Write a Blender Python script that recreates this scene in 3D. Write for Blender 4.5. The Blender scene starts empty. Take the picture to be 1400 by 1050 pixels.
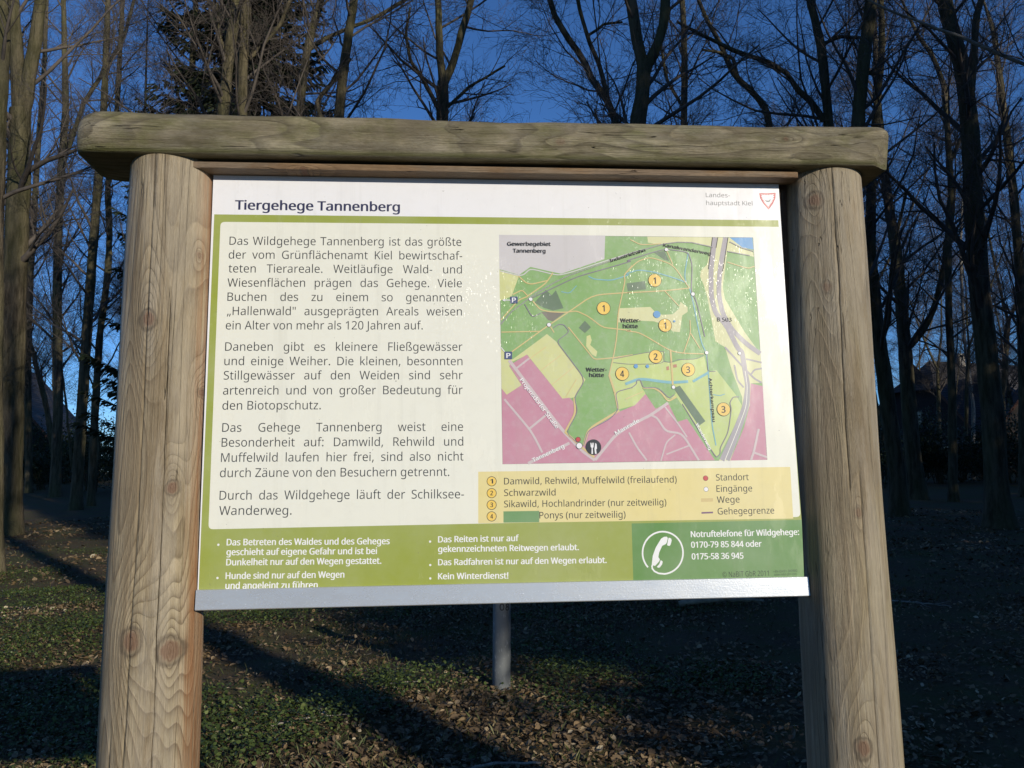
import bpy, bmesh, math, random, os
import numpy as np
from mathutils import Vector, Matrix
SC = bpy.context.scene
COL = SC.collection
# ------------------------------------------------------------------ camera, sky, sun, exposure
cam_d = bpy.data.cameras.new("camera")
cam = bpy.data.objects.new("camera", cam_d)
COL.objects.link(cam)
cam_d.sensor_width = 36.0
cam_d.lens = 36.0 * 1180.0 / 1400.0
cam_d.clip_start = 0.05
cam_d.clip_end = 3000
_right = Vector((0.99672, -0.080202, -0.010855))
_down = Vector((-0.003019, 0.097184, -0.995262))
_fwd = Vector((0.080877, 0.99203, 0.096623))
_m = Matrix((_right, -_down, -_fwd)).transposed().to_4x4()
_m.translation = Vector((-0.1149, -1.5325, 1.5995))
cam.matrix_world = _m
SC.camera = cam

SUN_EL = math.radians(17.5)
SUN_AZ = math.radians(32.0)          # to the right of straight behind the camera
sun_vec = Vector((math.sin(SUN_AZ) * math.cos(SUN_EL), -math.cos(SUN_AZ) * math.cos(SUN_EL), math.sin(SUN_EL)))
world = bpy.data.worlds.new("World")
SC.world = world
world.use_nodes = True
wn = world.node_tree.nodes
sky = wn.new("ShaderNodeTexSky")
sky.sky_type = 'NISHITA'
sky.sun_disc = False
sky.sun_elevation = SUN_EL
sky.sun_rotation = math.pi - SUN_AZ
sky.altitude = 0
sky.air_density = 0.8
sky.dust_density = 0.0
sky.ozone_density = 8.0
world.node_tree.links.new(sky.outputs[0], wn["Background"].inputs[0])
wn["Background"].inputs[1].default_value = 0.145
sun_d = bpy.data.lights.new("sun", 'SUN')
sun_d.energy = 4.7
sun_d.angle = math.radians(0.55)
sun_d.color = (1.0, 0.93, 0.80)
sun = bpy.data.objects.new("sun", sun_d)
COL.objects.link(sun)
sun.rotation_euler = sun_vec.to_track_quat('Z', 'Y').to_euler()
sun.location = (10, -18, 20)
SC.view_settings.view_transform = 'Standard'
SC.view_settings.look = 'None'
SC.view_settings.gamma = 1.0
SC.view_settings.exposure = -0.24
SC.cycles.max_bounces = 6
SC.cycles.transparent_max_bounces = 4

# ------------------------------------------------------------------ helpers
def tag(o, label=None, cat=None, group=None, kind=None):
    if label: o["label"] = label
    if cat: o["category"] = cat
    if group: o["group"] = group
    if kind: o["kind"] = kind
    return o

def empty(name, loc, rot=(0, 0, 0)):
    o = bpy.data.objects.new(name, None)
    o.location = loc
    o.rotation_euler = rot
    o.empty_display_size = 0.2
    COL.objects.link(o)
    return o

def link(name, me, parent=None, loc=(0, 0, 0)):
    o = bpy.data.objects.new(name, me)
    COL.objects.link(o)
    if parent: o.parent = parent
    o.location = loc
    return o

def np_mesh(name, V, F, mats, mat_idx=None, smooth=True, col=None):
    """V (n,3); F list of int arrays, each (m,k) with its own k"""
    me = bpy.data.meshes.new(name)
    V = np.ascontiguousarray(V, dtype=np.float32)
    me.vertices.add(len(V))
    me.vertices.foreach_set("co", V.ravel())
    F = [np.ascontiguousarray(f, dtype=np.int32) for f in F if len(f)]
    idx = np.concatenate([f.ravel() for f in F])
    tot = np.concatenate([np.full(len(f), f.shape[1], dtype=np.int32) for f in F])
    me.loops.add(len(idx))
    me.loops.foreach_set("vertex_index", idx)
    me.polygons.add(len(tot))
    st = np.zeros(len(tot), dtype=np.int32)
    st[1:] = np.cumsum(tot)[:-1]
    me.polygons.foreach_set("loop_start", st)
    me.polygons.foreach_set("loop_total", tot)
    me.polygons.foreach_set("use_smooth", np.full(len(tot), smooth))
    for m in mats: me.materials.append(m)
    if mat_idx is not None: me.polygons.foreach_set("material_index", np.asarray(mat_idx, dtype=np.int32))
    if col is not None:
        ca = me.color_attributes.new("tint", 'FLOAT_COLOR', 'POINT')
        ca.data.foreach_set("color", np.ascontiguousarray(col, dtype=np.float32).ravel())
    me.update()
    me.validate()
    return me

class Geo:
    """collects verts/faces with material slots, then becomes ONE mesh"""
    def __init__(s): s.v = []; s.f = []; s.m = []
    def add(s, vs, fs, mi=0):
        b = len(s.v); s.v += [tuple(p) for p in vs]
        for q in fs: s.f.append([b + i for i in q]); s.m.append(mi)
    def box(s, x0, x1, y0, y1, z0, z1, mi=0):
        s.add([(x0, y0, z0), (x1, y0, z0), (x1, y1, z0), (x0, y1, z0), (x0, y0, z1), (x1, y0, z1), (x1, y1, z1), (x0, y1, z1)],
              [(0, 3, 2, 1), (4, 5, 6, 7), (0, 1, 5, 4), (1, 2, 6, 5), (2, 3, 7, 6), (3, 0, 4, 7)], mi)
    def mesh(s, name, mats, smooth=False, bevel=0):
        me = bpy.data.meshes.new(name)
        me.from_pydata(s.v, [], s.f)
        for m in mats: me.materials.append(m)
        me.polygons.foreach_set("material_index", s.m)
        me.polygons.foreach_set("use_smooth", [smooth] * len(s.f))
        if bevel:
            bm = bmesh.new(); bm.from_mesh(me)
            bmesh.ops.bevel(bm, geom=list(bm.edges), offset=bevel, segments=2, affect='EDGES', profile=0.6)
            bm.to_mesh(me); bm.free()
        me.update()
        return me

# ------------------------------------------------------------------ materials
class NT:
    def __init__(s, name):
        s.mat = bpy.data.materials.new(name); s.mat.use_nodes = True
        s.t = s.mat.node_tree; s.bsdf = s.t.nodes["Principled BSDF"]
    def n(s, typ, **k):
        nd = s.t.nodes.new(typ)
        for a, b in k.items():
            if a.startswith("i_"):
                key = a[2:]
                nd.inputs[int(key) if key.isdigit() else key].default_value = b
            else: setattr(nd, a, b)
        return nd
    def L(s, a, b): s.t.links.new(a, b)
    def val(s, x, sock):
        if hasattr(x, "is_linked") or hasattr(x, "links"): s.L(x, sock)
        else: sock.default_value = x
    def math(s, op, a, b=0.0, c=None, clamp=False):
        nd = s.n("ShaderNodeMath", operation=op, use_clamp=clamp)
        s.val(a, nd.inputs[0]); s.val(b, nd.inputs[1])
        if c is not None: s.val(c, nd.inputs[2])
        return nd.outputs[0]
    def coord(s, scale=(1, 1, 1), loc=(0, 0, 0), rot=(0, 0, 0), kind="Object"):
        tc = s.n("ShaderNodeTexCoord"); mp = s.n("ShaderNodeMapping")
        mp.inputs["Scale"].default_value = scale; mp.inputs["Location"].default_value = loc; mp.inputs["Rotation"].default_value = rot
        s.L(tc.outputs[kind], mp.inputs[0]); return mp.outputs[0]
    def noise(s, vec, scale, detail=3, rough=0.55, dist=0.0):
        nd = s.n("ShaderNodeTexNoise"); nd.inputs["Scale"].default_value = scale; nd.inputs["Detail"].default_value = detail
        nd.inputs["Roughness"].default_value = rough; nd.inputs["Distortion"].default_value = dist
        if vec is not None: s.L(vec, nd.inputs["Vector"])
        return nd.outputs["Fac"]
    def mix(s, fac, a, b, mode='MIX'):
        nd = s.n("ShaderNodeMix", data_type='RGBA', blend_type=mode)
        s.val(fac, nd.inputs["Factor"])
        for x, i in ((a, 6), (b, 7)):
            if isinstance(x, tuple): nd.inputs[i].default_value = (x + (1,))[:4]
            else: s.L(x, nd.inputs[i])
        return nd.outputs[2]
    def ramp(s, fac, stops):
        nd = s.n("ShaderNodeValToRGB"); e = nd.color_ramp.elements
        while len(e) < len(stops): e.new(0.5)
        for el, (p, c) in zip(e, stops):
            el.position = p; el.color = (c + (1,))[:4] if isinstance(c, tuple) else (c, c, c, 1)
        s.L(fac, nd.inputs[0]); return nd.outputs[0]
    def bump(s, h, strength=0.3, dist=0.01, normal=None):
        nd = s.n("ShaderNodeBump"); nd.inputs["Strength"].default_value = strength; nd.inputs["Distance"].default_value = dist
        s.L(h, nd.inputs["Height"])
        if normal is not None: s.L(normal, nd.inputs["Normal"])
        return nd.outputs[0]
    def out(s, color=None, rough=None, normal=None, **k):
        if color is not None:
            if isinstance(color, tuple): s.bsdf.inputs["Base Color"].default_value = (color + (1,))[:4]
            else: s.L(color, s.bsdf.inputs["Base Color"])
        if rough is not None: s.val(rough, s.bsdf.inputs["Roughness"])
        if normal is not None: s.L(normal, s.bsdf.inputs["Normal"])
        for a, b in k.items(): s.val(b, s.bsdf.inputs[a.replace("_", " ")])
        return s.mat

def wood_mat(name, axis, dark, mid, pale, knots=(), moss=0.0, freq=14.0, contrast=1.0, moss_low=None, orange=None, checks=0.5):
    """weathered conifer wood; axis = grain direction; knots = [(across, along, radius)]"""
    w = NT(name)
    ax_k = 2.6 if axis == 0 else 1.0
    def sc(across, along):
        along *= ax_k
        q = [across] * 3; q[axis] = along; return tuple(q)
    fld = w.noise(w.coord(sc(9.0, .85)), 1.0, 1.5, 0.42, 0.15)
    fib = w.noise(w.coord(sc(640, 9)), 1.0, 5, 0.72)
    med = w.noise(w.coord(sc(110, 2.0)), 1.0, 6, 0.70)
    wide = w.noise(w.coord(sc(26, 1.1), (4, 2, 6)), 1.0, 3, 0.6)
    tc = w.n("ShaderNodeTexCoord"); sp = w.n("ShaderNodeSeparateXYZ"); w.L(tc.outputs["Object"], sp.inputs[0])
    across = sp.outputs[0] if axis == 2 else sp.outputs[2]
    along = sp.outputs[2] if axis == 2 else sp.outputs[0]
    front = w.math('LESS_THAN', sp.outputs[1], 0.02)
    core = None; ringk = None
    wob = w.math('MULTIPLY_ADD', w.noise(w.coord((60, 60, 60)), 1.0, 3, 0.6), 0.010, -0.005)
    for kn in knots:
        ka, kl, kr = kn[:3]; ks = kn[3] if len(kn) > 3 else 1.0
        da = w.math('SUBTRACT', across, ka); dl = w.math('SUBTRACT', along, kl)
        def dist(f):
            d_ = w.math('MULTIPLY', dl, f)
            return w.math('SQRT', w.math('ADD', w.math('MULTIPLY', da, da), w.math('MULTIPLY', d_, d_)))
        d2 = w.math('ADD', dist(0.78), wob)
        g = w.math('MULTIPLY', w.math('POWER', 2.718, w.math('MULTIPLY', dist(0.30), -1.0 / (kr * 1.55))), 0.42 * ks)
        fld = w.math('ADD', fld, w.math('MULTIPLY', g, front))
        cc = w.math('MULTIPLY', w.n_smooth(d2, kr * 0.9, kr * 0.45), w.math('MULTIPLY', front, min(1, ks + .2)))
        rk = w.math('MULTIPLY', w.n_smooth(w.math('ABSOLUTE', w.math('SUBTRACT', d2, kr * .92)), kr * 0.30, 0.0), w.math('MULTIPLY', front, ks))
        core = cc if core is None else w.math('MAXIMUM', core, cc)
        ringk = rk if ringk is None else w.math('MAXIMUM', ringk, rk)
    fr = w.math('FRACT', w.math('MULTIPLY_ADD', fld, freq, w.math('MULTIPLY', med, 0.22)))
    late = w.math('MULTIPLY', w.math('POWER', fr, 2.6), w.n_smooth(fr, 1.0, 0.9))
    late = w.math('MULTIPLY', late, w.ramp(wide, [(0.25, 0.45), (0.60, 1.0)]))
    c1 = w.mix(w.ramp(wide, [(0.32, 0.0), (0.68, 1.0)]), mid, pale)
    c1 = w.mix(w.math('MULTIPLY', w.ramp(med, [(0.42, 0.0), (0.66, 1.0)]), 0.65), c1, tuple(x * 0.55 for x in mid))
    if moss > 0:
        mz = w.noise(w.coord(sc(22.0, 5.0), (3, 1, 7)), 1.0, 5, 0.68)
        c1 = w.mix(w.math('MULTIPLY', w.ramp(mz, [(0.40, 0.0), (0.60, 1.0)]), moss), c1, (0.118, 0.124, 0.026))
    c2 = w.mix(w.math('MULTIPLY', late, 1.0 * contrast, clamp=True), c1, dark)
    c3 = w.mix(w.math('MULTIPLY', w.ramp(fib, [(0.46, 0.0), (0.66, 1.0)]), 0.62), c2, tuple(x * 0.42 for x in mid))
    big = w.noise(w.coord(sc(7, 3)), 1.0, 4, 0.6)
    c3 = w.mix(w.math('MULTIPLY', w.ramp(big, [(0.42, 0.0), (0.62, 1.0)]), 0.60), c3, tuple(x * 0.52 for x in mid))
    wea = w.noise(w.coord(sc(16, 2.2), (8, 3, 2)), 1.0, 5, 0.7)
    gm_ = sum(pale) / 3
    c3 = w.mix(w.math('MULTIPLY', w.ramp(wea, [(0.47, 0.0), (0.60, 1.0)]), 0.20 if moss > .4 else 0.30), c3, (gm_ * 0.94, gm_ * 0.86, gm_ * 0.72))
    if moss_low is not None:
        f = w.math('MULTIPLY', w.n_smooth(sp.outputs[2], moss_low[1], moss_low[0]), w.n_smooth(sp.outputs[2], moss_low[0] - .0005, moss_low[0] + .003))
        c3 = w.mix(w.math('MULTIPLY', f, 0.8), c3, (0.085, 0.088, 0.018))
    if orange is not None:
        f = w.math('MULTIPLY', w.n_smooth(across, orange[0], orange[1]), w.ramp(med, [(0.36, 0.15), (0.6, 1.0)]))
        c3 = w.mix(w.math('MULTIPLY', f, 0.8), c3, (0.36, 0.155, 0.055))
    if core is not None:
        c3 = w.mix(w.math('MULTIPLY', core, 0.72), c3, (0.165, 0.080, 0.047))
        c3 = w.mix(w.math('MULTIPLY', ringk, 0.6), c3, (0.075, 0.052, 0.034))
    # drying checks: hair-thin splits along the grain
    ck = w.noise(w.coord(sc(70, .9), (7, 7, 1)), 1.0, 2, 0.45)
    ckm = w.n_smooth(w.math('ABSOLUTE', w.math('SUBTRACT', ck, 0.5)), 0.006, 0.001)
    ckm = w.math('MULTIPLY', ckm, w.ramp(w.noise(w.coord(sc(9, 2.2), (1, 5, 2)), 1.0, 2, 0.5), [(0.50, 0.0), (0.58, 1.0)]))
    c3 = w.mix(w.math('MULTIPLY', ckm, checks), c3, tuple(x * 0.25 for x in dark))
    h = w.math('ADD', w.math('MULTIPLY', fib, 0.7), w.math('MULTIPLY', late, 0.35))
    h = w.math('ADD', h, w.math('MULTIPLY', med, 0.8))
    h = w.math('ADD', h, w.math('MULTIPLY', ckm, -1.6))
    nrm = w.bump(h, 1.0, 0.0036)
    return w.out(c3, w.math('MULTIPLY_ADD', med, 0.3, 0.42), nrm, Specular_IOR_Level=0.4)

def _n_smooth(w, x, e0, e1):
    """1 where x is beyond e1 (from e0's side), smooth"""
    nd = w.n("ShaderNodeMapRange", interpolation_type='SMOOTHSTEP')
    w.val(x, nd.inputs["Value"]); nd.inputs["From Min"].default_value = e0; nd.inputs["From Max"].default_value = e1
    return nd.outputs[0]
NT.n_smooth = _n_smooth

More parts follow.
